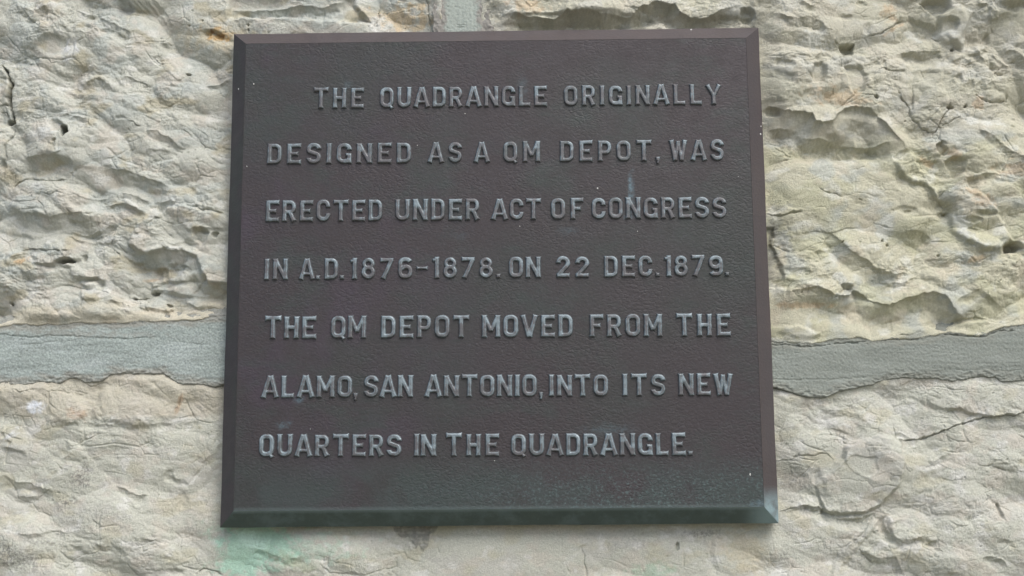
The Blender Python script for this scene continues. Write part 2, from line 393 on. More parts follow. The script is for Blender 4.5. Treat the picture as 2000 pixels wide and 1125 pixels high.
B.dent(1880, 120, 26, 12, 4); B.ledge([(1856, 116), (1884, 108), (1916, 126)], 1.5, 8, 8, 2, 10)
B.ledge([(1905, 76), (1912, 92), (1920, 106), (1928, 92), (1936, 76)], 2.5, 9, 5, 2, 14)
B.dent(1900, 80, 10, 8, 4); B.dent(1936, 68, 6, 9, 4)
B.ledge([(1887, 84), (1910, 98), (1930, 112), (1960, 128), (1990, 136)], 2.4, 8, 9, 1.4, 10)
B.ledge([(1930, 98), (1951, 112), (1984, 131)], 2.5, 12, 14, 4, 14)
B.ledge([(1956, 93), (1987, 99), (2002, 112), (2030, 120)], 2.8, 14, 12, 3, 14)
B.ledge([(1946, 0), (1983, 6), (2004, 2), (2040, 0)], 4, 16, 4, 5, 14)
B.poly([(1933, 12), (1941, 4), (1948, 20), (1950, 32), (1940, 37), (1932, 28)], 4, 6)
B.ledge([(1900, 9), (1920, 10), (1936, 5)], 2, 10, 4, 2, 10)
B.poly([(1922, 160), (1940, 146), (1962, 148), (1976, 166), (1974, 184), (1950, 194), (1926, 186)], 3.6, 16)
B.crack([(1906, 183), (1920, 192), (1946, 198), (1970, 191), (1976, 178)], 2.4, 4)
B.dent(1896, 166, 7, 10, 3.5)
B.dent(1874, 153, 6, 7, 4); B.dent(1852, 164, 14, 20, 2.5)
CR = [(1752, 176), (1759, 190), (1779, 211), (1784, 229), (1800, 245), (1820, 256), (1830, 257), (1841, 243), (1844, 227), (1853, 217), (1855, 210), (1850, 195)]
B.crack(CR, 1.5, 3.4)
B.poly(CR[1:-1] + [(1846, 180), (1800, 160), (1756, 172)], 1.8, 8)
B.crack([(1843, 247), (1856, 240), (1882, 225)], 1.6, 2.6); B.crack([(1831, 258), (1836, 274), (1852, 284)], 1.6, 2.4)
B.dent(1856, 211, 7, 3, 6, 0, 1.6)
B.dent(1888, 203, 3, 2.5, 6)
B.ledge([(1478, 196), (1492, 206), (1524, 217), (1548, 224), (1580, 226), (1590, 240), (1604, 244), (1622, 240), (1636, 226), (1647, 217), (1668, 210), (1702, 214), (1715, 233), (1734, 252),
         (1752, 268), (1768, 282), (1782, 300)], 8.5, 42, 46, 9, 40)
B.dent(1509, 220, 12, 6, 6, 10, 1.6)
B.poly([(1640, 230), (1700, 224), (1724, 262), (1700, 276), (1640, 268), (1614, 262)], 3, 14)
B.ledge([(1500, 254), (1530, 250), (1552, 254)], 2.5, 14, 9, 3, 14)
B.ledge([(1556, 262), (1578, 268), (1608, 273), (1640, 280), (1676, 284), (1704, 285), (1760, 274)], 3.4, 16, 20, 5, 20)
B.dent(1660, 294, 52, 16, 5, 3, 1.5); B.dent(1690, 297, 20, 10, 3.5)
B.ledge([(1702, 280), (1706, 296), (1704, 304)], 1.5, 10, 4, 2, 8)
B.poly([(1672, 304), (1692, 302), (1720, 300), (1724, 310), (1690, 316), (1670, 314)], 1.5, 4)
B.crack([(1512, 286), (1526, 292), (1534, 300), (1548, 303)], 2.4, 2.2); B.crack([(1526, 312), (1538, 310), (1541, 306)], 1.6, 1.5)
B.ledge([(1790, 200), (1798, 300)], 0, 5, 3, 0, 5)
B.crack([(1597, 368), (1616, 378), (1634, 380), (1650, 386)], 2.2, 2.4, lip=.8)
B.crack([(1674, 388), (1684, 388)], 1.8, 2)
B.poly([(1752, 318), (1766, 308), (1780, 300), (1800, 330), (1830, 346), (1858, 348), (1880, 342), (1896, 368), (1916, 382), (1950, 412), (1966, 440), (1976, 468), (1951, 484), (1919, 486), (1907, 484),
        (1880, 461), (1857, 446), (1862, 429), (1860, 406), (1848, 397), (1825, 384), (1816, 368), (1804, 356), (1784, 352), (1756, 334)], 6, 10)
B.ledge([(1754, 333), (1784, 353), (1804, 356), (1818, 370), (1828, 388), (1848, 398)], 2, 10, 12, 3, 22)
B.ledge([(1856, 446), (1880, 462), (1907, 485), (1919, 488), (1951, 485), (1976, 471), (1990, 476), (2020, 480)], 2.6, 20, 9, 3.5, 16)
B.dent(1842, 404, 22, 20, 5, 30); B.ledge([(1836, 414), (1844, 410), (1858, 413)], 1.5, 8, 3, 4, 12, 5)
B.dent(1979, 481, 17, 8, 18, -4, 1.8)
B.ledge([(1900, 505), (1925, 500), (1955, 488)], 1.5, 12, 6, 2, 14)
B.poly([(1828, 280), (1838, 276), (1850, 292), (1848, 302), (1842, 302), (1830, 290)], -8, 4)
B.poly([(1848, 316), (1860, 308), (1884, 316), (1880, 338), (1862, 348), (1856, 336)], -7, 8, (.08, 0))
B.dent(1812, 312, 22, 10, 4, 30); B.dent(1765, 302, 14, 9, 4, -30)
B.dent(1898, 430, 15, 5, 4, 0, 1.5); B.dent(1901, 449, 13, 5, 4, 0, 1.5); B.dent(1928, 420, 22, 5, 3, 0)
B.ledge([(1896, 410), (1930, 418), (1960, 416)], 1.6, 10, 5, 2, 8)
B.dent(1894, 362, 12, 18, 3, 30); B.dent(1905, 386, 14, 8, 3, 20); B.dent(1970, 336, 30, 12, 3.5, 10)
B.ledge([(1890, 250), (1930, 262), (1965, 292), (2000, 310), (2030, 320)], 2.6, 20, 10, 2.6, 20)
B.ledge([(1862, 352), (1900, 345), (1926, 338), (1960, 344), (2000, 350)], 2.2, 12, 10, 2.5, 14)
B.crack([(1884, 328), (1904, 336), (1918, 340)], 1.5, 1.6)
B.crack([(1497, 416), (1512, 421), (1528, 423), (1546, 418), (1568, 417)], 2.3, 4, lip=1.2)
B.crack([(1588, 410), (1600, 404), (1612, 410)], 1.4, 1.6)
B.crack([(1706, 432), (1724, 442), (1746, 446)], 1.4, 1.8)
B.dent(1770, 412, 22, 6, 1.8); B.ledge([(1764, 413), (1774, 411), (1784, 414)], 1, 8, 3, 1.6, 8, 5)
B.dent(1785, 418, 18, 9, 2)
B.ledge([(1764, 446), (1796, 452), (1812, 456), (1832, 470)], 1.4, 14, 8, 1.8, 14)
B.dent(1726, 469, 2.4, 2.2, 5); B.dent(1735, 477, 3, 2.4, 4); B.dent(1832, 497, 3, 2, 4); B.dent(1647, 471, 2.5, 2, 4)
B.ledge([(1600, 446), (1618, 450), (1640, 466), (1664, 486), (1686, 503), (1712, 524), (1750, 536)], 3.2, 30, 26, 4, 26)
B.dent(1609, 503, 24, 10, 4, -4); B.dent(1562, 535, 20, 9, 4); B.dent(1534, 553, 18, 8, 3)
B.poly([(1641, 556), (1652, 553), (1663, 560), (1662, 567), (1645, 566)], -6, 4)
B.ledge([(1714, 530), (1750, 534), (1780, 531)], 1.8, 14, 8, 2, 12)
B.ledge([(1750, 556), (1790, 545), (1830, 543)], 1.2, 14, 8, 1.2, 14)
B.poly([(1480, 440), (1512, 444), (1510, 474), (1526, 518), (1528, 545), (1516, 562), (1480, 562)], -7, 5)
B.ledge([(1490, 566), (1509, 566), (1541, 571), (1597, 561), (1627, 578), (1656, 579), (1665, 568), (1693, 578), (1708, 591), (1731, 598), (1750, 589), (1771, 578), (1818, 571), (1840, 578),
         (1857, 597), (1869, 614), (1886, 620), (1912, 618), (1957, 629), (1976, 629), (1997, 612), (2030, 600)], 6.5, 36, 32, 6, 40)
B.poly([(1846, 640), (1870, 632), (1930, 624), (1956, 632), (1930, 644), (1900, 652), (1862, 650)], 6, 8)
B.ledge([(1862, 596), (1876, 582), (1904, 566), (1930, 580), (1960, 596)], 1.6, 12, 10, 2, 14)
B.poly([(1500, 640), (1560, 636), (1600, 650), (1580, 668), (1540, 668), (1500, 664)], 2.5, 9)
B.crack([(1755, 656), (1765, 653), (1776, 657)], 2.2, 5)

# ------------------------------------------------------------------ lower stone
C = Rock(base_relief(300, 10, .56, RC, [(200, 960, 230, 90, 0, .25), (1660, 930, 70, 60, 0, .6), (980, 1080, 200, 60, 0, .6), (1570, 1060, 70, 50, 0, .4)]))
C.h *= 1 - .45 * sst((np.minimum(U - 820, 1480 - U)) / 80) * (V > 900)
C.poly([(92, 800), (104, 772), (130, 768), (160, 782), (168, 812), (150, 826), (96, 826)], 2.8, 14)
C.poly([(206, 742), (218, 734), (320, 733), (338, 746), (360, 768), (350, 790), (336, 816), (300, 828), (190, 828), (182, 800), (196, 775)], 3.6, 18)
C.ledge([(87, 826), (159, 826), (211, 829), (264, 831), (340, 826), (430, 818)], 1.2, 26, 7, .8, 14)
C.crack([(357, 766), (352, 784), (338, 806)], 3, 1.8)
C.crack([(20, 762), (34, 763), (42, 767), (56, 763), (76, 760)], 1.5, 2.2, lip=.6)
C.crack([(165, 748), (176, 753), (190, 753)], 1.4, 2.5)
C.poly([(168, 745), (186, 746), (190, 751), (176, 753)], 2.2, 3)
C.crack([(130, 758), (160, 768), (172, 772)], 1.4, 1.2)
C.ledge([(0, 845), (10, 844)], 2, 10, 5, 2, 8); C.ledge([(12, 858), (28, 860)], 1.6, 10, 4, 1.6, 8)
C.ledge([(122, 860), (135, 864), (147, 876), (136, 888), (118, 894)], 1.6, 14, 7, 1.8, 12)
C.ledge([(0, 872), (30, 876), (58, 884)], 1.4, 14, 8, 1.4, 12)
C.ledge([(0, 925), (32, 940), (60, 944), (96, 958), (114, 964)], 2.2, 20, 12, 2.2, 14)
C.ledge([(20, 966), (50, 972), (96, 968)], 1.8, 14, 8, 1.6, 12)
C.ledge([(228, 948), (246, 952), (264, 966), (292, 972)], 2, 16, 9, 2, 14)
C.dent(331, 930, 7, 8, 2.5, 0); C.ledge([(326, 926), (350, 938), (372, 944)], 1.2, 12, 6, 1.2, 10)
C.dent(356, 978, 9, 14, 1.8); C.ledge([(188, 1060), (210, 1068), (230, 1064)], 1.4, 12, 6, 1.4, 10)
C.ledge([(275, 1050), (300, 1054), (322, 1048)], 1.6, 12, 7, 1.6, 10)
C.crack([(378, 1122), (398, 1112), (420, 1116), (432, 1126)], 2.4, 3); C.dent(340, 1118, 12, 6, 2.6)
C.ledge([(390, 905), (420, 880), (436, 862)], 1.2, 14, 10, 1.2, 12)
C.ledge([(30, 1040), (60, 1046), (110, 1036), (150, 1040)], 1.4, 16, 8, 1.4, 14)
C.ledge([(480, 1066), (520, 1082), (560, 1094), (600, 1086)], 1.6, 16, 10, 1.6, 12)
C.crack([(622, 1096), (650, 1120), (720, 1122), (770, 1108), (776, 1080)], 2.2, 1.4, lip=.5)
C.crack([(786, 1078), (800, 1094), (826, 1100)], 2, 1.2); C.crack([(1136, 1066), (1140, 1080), (1145, 1098), (1144, 1130)], 2, 2)
C.ledge([(1120, 1078), (1140, 1060), (1152, 1056)], .8, 10, 5, .8, 8); C.crack([(1106, 1092), (1108, 1112), (1112, 1124)], 1.4, 1)
C.dent(1323, 1067, 3.4, 8, 5, 8, 2)
C.ledge([(1400, 1050), (1398, 1085), (1414, 1125)], 1.4, 16, 10, 1, 12)
C.crack([(1752, 864), (1782, 862), (1820, 851), (1843, 840), (1873, 832), (1903, 821), (1930, 813), (1979, 810), (2004, 801), (2040, 790)], 1.7, 4, lip=2.4)
C.ledge([(1838, 800), (1870, 796), (1892, 806), (1930, 812), (1985, 808), (2010, 800)], 2.6, 20, 5, 1.0, 12)
C.ledge([(1800, 770), (1820, 786), (1850, 796), (1880, 800)], 1.2, 12, 8, 1.4, 12)
C.ledge([(1744, 842), (1762, 850), (1780, 862)], 1.2, 10, 6, 1.4, 10)
C.ledge([(1522, 1002), (1563, 989), (1601, 991), (1620, 1002), (1654, 1015), (1684, 1013), (1714, 998), (1726, 990)], 3.6, 26, 6, 3.6, 20)
C.crack([(1522, 1002), (1563, 989), (1601, 991), (1620, 1002)], 1.8, 3)
BO = [(1650, 872), (1676, 862), (1715, 854), (1740, 858), (1760, 874), (1765, 893), (1757, 917), (1755, 946), (1736, 968), (1715, 988), (1688, 1002), (1640, 1006), (1612, 998), (1598, 966), (1592, 948), (1617, 925),
      (1645, 895)]
C.poly(BO, 10, 10)
C.poly([(1592, 948), (1617, 925), (1647, 900), (1680, 932), (1716, 946), (1738, 966), (1715, 990), (1688, 1004), (1640, 1010), (1606, 1000)], -3.5, 9, (.05, -.03))
C.poly([(1650, 902), (1664, 890), (1706, 892), (1712, 920), (1698, 934), (1680, 930)], -1.6, 7)
C.crack([(1506, 900), (1525, 898), (1546, 896), (1560, 888), (1592, 888), (1617, 888), (1628, 902)], 1.6, 2.2, lip=.4)
C.crack([(1644, 848), (1646, 866), (1652, 871), (1664, 868), (1678, 864)], 1.7, 2.6); C.crack([(1615, 826), (1617, 842), (1626, 856)], 1.7, 1.4)
C.crack([(1608, 880), (1613, 886)], 1.4, 2); C.crack([(1548, 912), (1551, 922), (1548, 932)], 1.8, 2.2)
C.crack([(1552, 816), (1558, 822), (1572, 820)], 1.8, 1.6); C.ledge([(1600, 798), (1640, 802), (1668, 808), (1682, 820)], 1.4, 14, 9, 1.5, 12)
C.dent(1600, 946, 10, 26, 2.5, -20)
C.poly([(1722, 992), (1736, 1003), (1696, 1046), (1656, 1088), (1634, 1130), (1618, 1130), (1640, 1080), (1680, 1034)], 2.2, 7)
C.crack([(1720, 1000), (1686, 1040), (1660, 1066)], 1.5, 1.4); C.crack([(1620, 1058), (1624, 1078)], 1.6, 1.8)
C.ledge([(1727, 998), (1729, 1024), (1744, 1046), (1762, 1054), (1800, 1050), (1830, 1056)], 3.2, 30, 10, 2, 14)
C.dent(1735, 1040, 10, 22, 4.5, -18)
C.ledge([(1664, 1076), (1690, 1080), (1720, 1092), (1752, 1086), (1764, 1112), (1778, 1130)], 2.2, 20, 12, 2, 14)
C.dent(1955, 1000, 4, 14, 5, -28, 1.3); C.dent(1822, 1062, 10, 6, 3.5)
C.ledge([(1915, 1094), (1930, 1089), (1955, 1092), (1972, 1108)], 1.6, 14, 8, 2, 12)
C.ledge([(1940, 1056), (1962, 1052), (1990, 1060)], 1.4, 12, 8, 1.4, 10)
C.ledge([(1800, 900), (1830, 898), (1848, 890), (1860, 878)], 1.4, 14, 10, 1.6, 12)
C.ledge([(1930, 905), (1960, 905), (1990, 918)], 1.6, 16, 10, 1.6, 14)
C.crack([(1762, 912), (1776, 920), (1772, 924)], 1.4, 1.4)
C.dent(1850, 1100, 26, 18, -2.6); C.dent(1900, 1010, 60, 40, -3)

# keep every stone behind the plaque's back edge
pin = np.minimum(np.minimum(GX + .3, .3 - GX), np.minimum(GZ + .278, .278 - GZ)) * 1000   # mm inside plaque outline
lim_in = sst((pin + 5) / 5)
def settle(h, s, edge, soft, keep=5.5):
    """round the stone down to its joint, then plunge behind the mortar"""
    w = sst(s / soft)
    h = h * w + edge * (1 - w)
    h = np.where(s < 0, edge + s * 1.1 * PX * 1.6, h)
    nr = sst(1 + pin / 30)
    h = h * (1 - .4 * nr) - 4.5 * nr
    cap = keep + .42 * np.maximum(-pin - 3, 0)
    return np.where(h > cap - 3, cap - 3 + 3 * np.tanh((h - cap + 3) / 3), h)
hA = settle(A.h, s_ul, 0.2, 20)
hB = settle(B.h, s_ur, -0.2, 15)
hC = settle(C.h, s_lo + 7, -2.2, 22)

# ------------------------------------------------------------------ mortar
def mortar_h(u, v, seed):
    h = .8 * fbm(u / 90, v / 40, seed, 2) + .30 * fbm(u / 70, v / 6.5, seed + 3, 2) * np.clip(.6 + noise(u / 130, v / 50, seed + 4), 0, 1)
    h += .30 * noise((u + v * .7) / 6, (v - u * .7) / 5, seed + 5) + .15 * noise((u + v) / 4.4, (v - u) / 4.2, seed + 6)
    h -= 3.0 * np.clip(noise(u / 4.5, v / 3.6, seed + 7) - .58, 0, 1)
    return h
MB = Rock(mortar_h(U, V, 400) - .3)
dt, db = V - bt, bb - V                       # distance below the top edge, above the bottom edge
rgh = fbm(UW / 14, VW / 6, 420, 3, .6)
MB.h += sst(1 - dt / (13 + 7 * noise(U / 70, V * 0, 421))) * (1.1 * rgh - .8)
MB.h += sst(1 - db / (22 + 9 * noise(U / 90, V * 0, 422))) * (1.5 * rgh - .4)
MB.h += np.where(U > 1400, sst(1 - (db - 2) / 26) * 1.2 * sst((1720 - U) / 60), 0)
MB.crack([(-20, 651), (60, 657), (132, 656), (188, 660), (256, 660), (310, 661)], 1.6, 1.0, lip=.5)
MB.crack([(40, 672), (100, 668), (170, 662)], 1.4, .5); MB.crack([(330, 668), (400, 672)], 1.2, .5)
MB.crack([(1500, 672), (1540, 676), (1585, 676), (1640, 670), (1700, 668)], 1.6, 2.2); MB.crack([(1500, 668), (1530, 670), (1560, 673)], 1.4, 1.6)
MB.crack([(1716, 667), (1765, 664), (1800, 660)], 1.5, 1.8); MB.crack([(1840, 652), (1880, 655), (1920, 656), (1962, 645), (1985, 648)], 1.8, 2.4)
MB.crack([(1925, 652), (1945, 645), (1962, 641)], 1.4, 1.6)
MB.crack([(1480, 738), (1560, 742), (1640, 740), (1700, 734)], 2, .7); MB.crack([(1860, 722), (1920, 722), (2000, 724)], 2, .7)
e = db
MB.h = np.where(e < 3, MB.h - .5 * (3 - e) ** 2 * .3, MB.h)
MB.h = np.where(e < 0, MB.h + e * 2.6, MB.h) + .6 * sst(1 - e / 9)
MB.h = np.where(dt < -2, MB.h + (dt + 2) * .5, MB.h)
hM = np.where(MB.h > 6, MB.h + (6 - MB.h) * lim_in, MB.h)
MV = Rock(mortar_h(V * .9 + 90, U * .9, 460) - 1.4)
MV.crack([(888, 52), (900, 50), (912, 53)], 1.5, 1.4); MV.crack([(892, 43), (904, 47), (915, 47)], 1.5, 1.4); MV.crack([(870, 54), (884, 58)], 1.5, 1.2)
MV.h += .8 * fbm(UW / 10, VW / 10, 470, 2) * sst(1 - np.minimum(U - jl, jr - U) / 14)

# ------------------------------------------------------------------ colours of stone and mortar (mineral tint and stains)
def blob(x, y, rx, ry, ang=0, rag=.5, seed=0):
    c, q = math.cos(rad(ang)), math.sin(rad(ang))
    r = max(rx, ry) * 2.3
    w = window([x], [y], r)
    u, v = U[w] - x, V[w] - y
    t = np.sqrt(((u * c + v * q) / rx) ** 2 + ((-u * q + v * c) / ry) ** 2)
    o = np.zeros_like(U)
    o[w] = sst(1.25 - t + rag * fbm(U[w] / 16, V[w] / 14, 500 + seed, 3, .6)) * sst((2.2 - t) / .3)
    return o
def mixc(c, col, m):
    m = np.asarray(m, np.float32) * np.ones(c.shape[:2], np.float32)
    j = np.nonzero(m.any(1))[0]
    if len(j):
        i = np.nonzero(m.any(0))[0]; w = (slice(j[0], j[-1] + 1), slice(i[0], i[-1] + 1))
        c[w] += (np.array(col, np.float32) - c[w]) * m[w][..., None]
    return c
def tint(base, seed, alts, rg):
    full = np.broadcast_to(np.array(base, np.float32), U.shape + (3,)).copy()
    w = region(*rg)
    c = full[w]
    for k, (col, sx, sy, th, st) in enumerate(alts):
        m = sst((fbm(UW[w] / sx, VW[w] / sy, seed + k * 31, 3, .55) - th) / .5) * st
        c = mixc(c, col, m)
    g = 1 + .055 * noise((U[w] + V[w]) / 7, (V[w] - U[w]) / 6, seed + 9) + .05 * noise((U[w] + .6 * V[w]) / 4.2, (V[w] - .6 * U[w]) / 3.8, seed + 10)
    full[w] = c * g[..., None]
    return full
cA = tint((.495, .505, .445), 600, [((.445, .475, .44), 90, 60, -.05, .8), ((.52, .495, .43), 60, 40, .05, .7), ((.44, .41, .30), 70, 45, .25, .7), ((.63, .64, .60), 45, 30, .28, .6)], RA)
cA = mixc(cA, (.50, .44, .30), blob(430, 70, 95, 32, 5, .5, 1) * .55)
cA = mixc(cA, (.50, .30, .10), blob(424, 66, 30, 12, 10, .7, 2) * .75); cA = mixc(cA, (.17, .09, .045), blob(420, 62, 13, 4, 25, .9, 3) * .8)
cA = mixc(cA, (.56, .43, .25), blob(790, 30, 60, 26, 0, .9, 4) * .6); cA = mixc(cA, (.62, .62, .58), blob(735, 40, 22, 26, 0, .6, 5) * .7)
cA = mixc(cA, (.66, .68, .69), blob(134, 96, 16, 20, 30, .7, 6) * .7); cA = mixc(cA, (.60, .63, .62), blob(90, 262, 24, 10, 20, .7, 7) * .6)
cA = mixc(cA, (.56, .47, .30), sst(1 - (bt - V - 6) / 46 + .6 * noise(U / 50, V / 20, 651)) * .35)
cA = mixc(cA, (.57, .38, .20), blob(40, 510, 18, 5, -20, .6, 8) * .6); cA = mixc(cA, (.52, .40, .27), blob(291, 545, 15, 5, -8, .5, 9) * .6)
cA = mixc(cA, (.63, .64, .61), blob(348, 530, 16, 7, 20, .3, 10) * .7); cA = mixc(cA, (.60, .61, .58), blob(178, 566, 14, 8, 0, .3, 11) * .6)
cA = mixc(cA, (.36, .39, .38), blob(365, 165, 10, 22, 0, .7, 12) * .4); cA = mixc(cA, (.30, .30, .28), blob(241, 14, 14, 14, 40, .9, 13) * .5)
cB = tint((.515, .505, .39), 700, [((.46, .485, .44), 80, 60, .0, .8), ((.55, .51, .40), 60, 46, .12, .6), ((.48, .48, .34), 110, 70, -.05, .7), ((.63, .64, .575), 50, 36, .28, .65)], RB)
up = sst((330 - V) / 110 + .5 * noise(U / 120, V / 80, 705))
cB = mixc(cB, (.50, .49, .43), up * .5)
for x, y, rx, ry, a in ((1860, 300, 22, 10, 35), (1815, 316, 20, 8, 30), (1640, 190, 60, 18, 5), (1985, 330, 40, 16, 0), (1740, 20, 16, 18, 0), (1918, 200, 18, 12, 30), (1902, 375, 16, 8, 20), (1030, 12, 40, 16, 0),
                        (1905, 507, 22, 7, -15), (1560, 596, 60, 7, 0), (1752, 50, 30, 4, -35), (1920, 396, 24, 14, 20)):
    cB = mixc(cB, (.55, .38, .22), blob(x, y, rx, ry, a, .7, int(x)) * .42)
for x, y, rx, ry, a in ((1590, 82, 34, 20, 0), (1790, 60, 24, 10, 20), (1850, 60, 20, 12, 0), (1880, 440, 20, 16, 40), (1900, 470, 26, 10, 30), (1530, 470, 20, 20, 0), (1640, 545, 24, 12, 40), (1900, 232, 60, 12, 15)):
    cB = mixc(cB, (.62, .64, .60), blob(x, y, rx, ry, a, .7, int(x) + 1) * .6)
cB = mixc(cB, (.25, .25, .22), blob(1500, 520, 26, 46, 0, .4, 20) * .8 * (U < 1529)); cB = mixc(cB, (.27, .27, .25), blob(1512, 445, 14, 20, 0, .6, 21) * .6)
cC = tint((.51, .52, .45), 800, [((.50, .50, .45), 80, 60, -.02, .8), ((.54, .51, .44), 60, 42, .05, .6), ((.49, .475, .365), 80, 46, .22, .6), ((.64, .645, .61), 44, 30, .30, .6)], RC)
cC = mixc(cC, (.46, .42, .33), sst((826 - V) / 26 + .6 * noise(U / 34, V / 16, 811)) * sst((500 - U) / 60) * .55)
cC = mixc(cC, (.44, .27, .16), blob(150, 808, 22, 10, 20, .5, 30) * .5); cC = mixc(cC, (.40, .27, .17), blob(349, 790, 5, 24, 20, .4, 31) * .5)
cC = mixc(cC, (.70, .74, .78), blob(68, 794, 20, 13, -10, .6, 32) * .9); cC = mixc(cC, (.66, .68, .68), blob(24, 848, 18, 8, -20, .6, 33) * .8)
rg = fbm(U / 5, V / 4.5, 820, 3, .7)
for x, y, rx, ry, a, st in ((160, 928, 24, 30, 10, .8), (132, 982, 30, 12, -20, .8), (40, 1090, 60, 26, 10, .65), (10, 1070, 30, 20, 0, .6), (90, 1060, 40, 16, 0, .4), (230, 1034, 20, 8, 0, .4), (1550, 935, 16, 22, 60, .45),
                            (1380, 1042, 50, 10, 0, .6), (1530, 1090, 14, 16, 0, .5), (1500, 915, 16, 26, 0, .6), (1240, 1062, 60, 14, 0, .3)):
    cC = mixc(cC, (.20, .20, .185), np.clip(blob(x, y, rx, ry, a, .5, int(x) + 2) * st * sst(.5 + 1.1 * rg), 0, 1))
gr = blob(500, 1060, 86, 44, 12, .35, 40) * 1.0 + blob(470, 1090, 50, 40, 0, .4, 47) * .6 + blob(600, 1072, 90, 30, 0, .8, 41) * .3 + blob(470, 1110, 60, 18, 0, .6, 42) * .6
cC = mixc(cC, (.42, .62, .50), np.clip(gr * 1.3, 0, 1) * .95); cC = mixc(cC, (.56, .76, .65), blob(486, 1056, 36, 24, 20, .5, 43) * .85)
cC = mixc(cC, (.38, .43, .30), blob(575, 1098, 50, 18, 15, .6, 44) * .55); cC = mixc(cC, (.36, .50, .38), blob(1275, 1116, 46, 16, 0, .6, 45) * .6)
cC = mixc(cC, (.50, .44, .30), blob(1460, 1080, 46, 60, -30, .5, 46) * .5)
MS = [(762, 1015), (856, 1015), (850, 1042), (838, 1046), (834, 1060), (824, 1078), (817, 1062), (812, 1070), (804, 1058), (796, 1047), (786, 1050), (774, 1043), (764, 1032)]
w = window([p[0] for p in MS], [p[1] for p in MS], 20)
tmp = Rock(np.zeros_like(U)); tmp.poly(MS, 1, 3)
cC = mixc(cC, (.20, .205, .19), np.clip(tmp.h * (.9 + .8 * noise(U / 7, V / 6, 77)), 0, 1) * .7)
hC = hC + tmp.h * .8
cM = tint((.335, .385, .365), 900, [((.29, .33, .315), 120, 14, .0, .6), ((.39, .44, .43), 100, 30, .1, .5)], RM)
cM = cM * (.92 + .26 * np.clip(noise((U + V) / 4.4, (V - U) / 4.0, 930), -1, .5) + .1 * noise(U / 9, V / 7, 931))[..., None]
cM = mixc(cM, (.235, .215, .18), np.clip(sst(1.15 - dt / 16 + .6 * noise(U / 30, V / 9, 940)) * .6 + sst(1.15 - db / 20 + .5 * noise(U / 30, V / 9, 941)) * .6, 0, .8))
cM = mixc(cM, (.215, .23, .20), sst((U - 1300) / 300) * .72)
cM = mixc(cM, (.24, .23, .20), blob(160, 652, 150, 7, 1, .6, 50) * .4)
cV = tint((.345, .385, .35), 950, [((.28, .31, .28), 60, 40, .0, .5)], RV)
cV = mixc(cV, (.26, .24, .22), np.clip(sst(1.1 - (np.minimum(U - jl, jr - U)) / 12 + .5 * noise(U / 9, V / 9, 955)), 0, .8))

# ------------------------------------------------------------------ helpers for objects
def obj(name, me, mat=None, parent=None):
    if mat and not me.materials: me.materials.append(mat)
    o = bpy.data.objects.new(name, me)
    COL.objects.link(o)
    if parent: o.parent = parent
    return o
def thing(name, label, cat, loc=(0, 0, 0)):
    o = bpy.data.objects.new(name, None)
    COL.objects.link(o)
    o.location = loc; o.empty_display_size = .05
    o['label'] = label; o['category'] = cat
    return o
def mesh_np(name, co, quads, col=None, smooth=True):
    me = bpy.data.meshes.new(name)
    me.vertices.add(len(co)); me.vertices.foreach_set('co', np.ascontiguousarray(co, np.float32).ravel())
    n = len(quads)
    me.loops.add(n * 4); me.loops.foreach_set('vertex_index', np.ascontiguousarray(quads, np.int32).ravel())
    me.polygons.add(n); me.polygons.foreach_set('loop_start', np.arange(n, dtype=np.int32) * 4)
    me.polygons.foreach_set('use_smooth', np.full(n, smooth))
    me.update(calc_edges=True)
    if col is not None:
        a = me.color_attributes.new('tint', 'FLOAT_COLOR', 'POINT')
        a.data.foreach_set('color', np.concatenate([col, np.ones((len(col), 1), np.float32)], 1).astype(np.float32).ravel())
    return me
def sheet(name, h, col, keep):
    """fine cells where the wall is in view, coarse ones behind the plaque and far out; all one mesh"""
    cos, qs, cs, base = [], [], [], 0
    deep = (pin > 16)
    for st, zone, push in ((1, ~deep, 0.0), (6, sst((pin - 8) / 1) > 0, 2.0)):
        k = (keep & zone)[::st, ::st]
        cell = k[:-1, :-1] & k[1:, :-1] & k[:-1, 1:] & k[1:, 1:]
        j, i = np.nonzero(cell)
        nx = k.shape[1]
        q = np.stack([j * nx + i, j * nx + i + 1, (j + 1) * nx + i + 1, (j + 1) * nx + i], 1)
        uniq, inv = np.unique(q.ravel(), return_inverse=True)
        X_, Z_ = GX[::st, ::st].ravel()[uniq], GZ[::st, ::st].ravel()[uniq]
        H_ = h[::st, ::st].ravel()[uniq] - push
        cos.append(np.stack([X_, -H_ / 1000, Z_], 1)); cs.append(col[::st, ::st].reshape(-1, 3)[uniq])
        qs.append(inv.reshape(-1, 4) + base); base += len(uniq)
    return mesh_np(name, np.concatenate(cos), np.concatenate(qs), np.concatenate(cs))

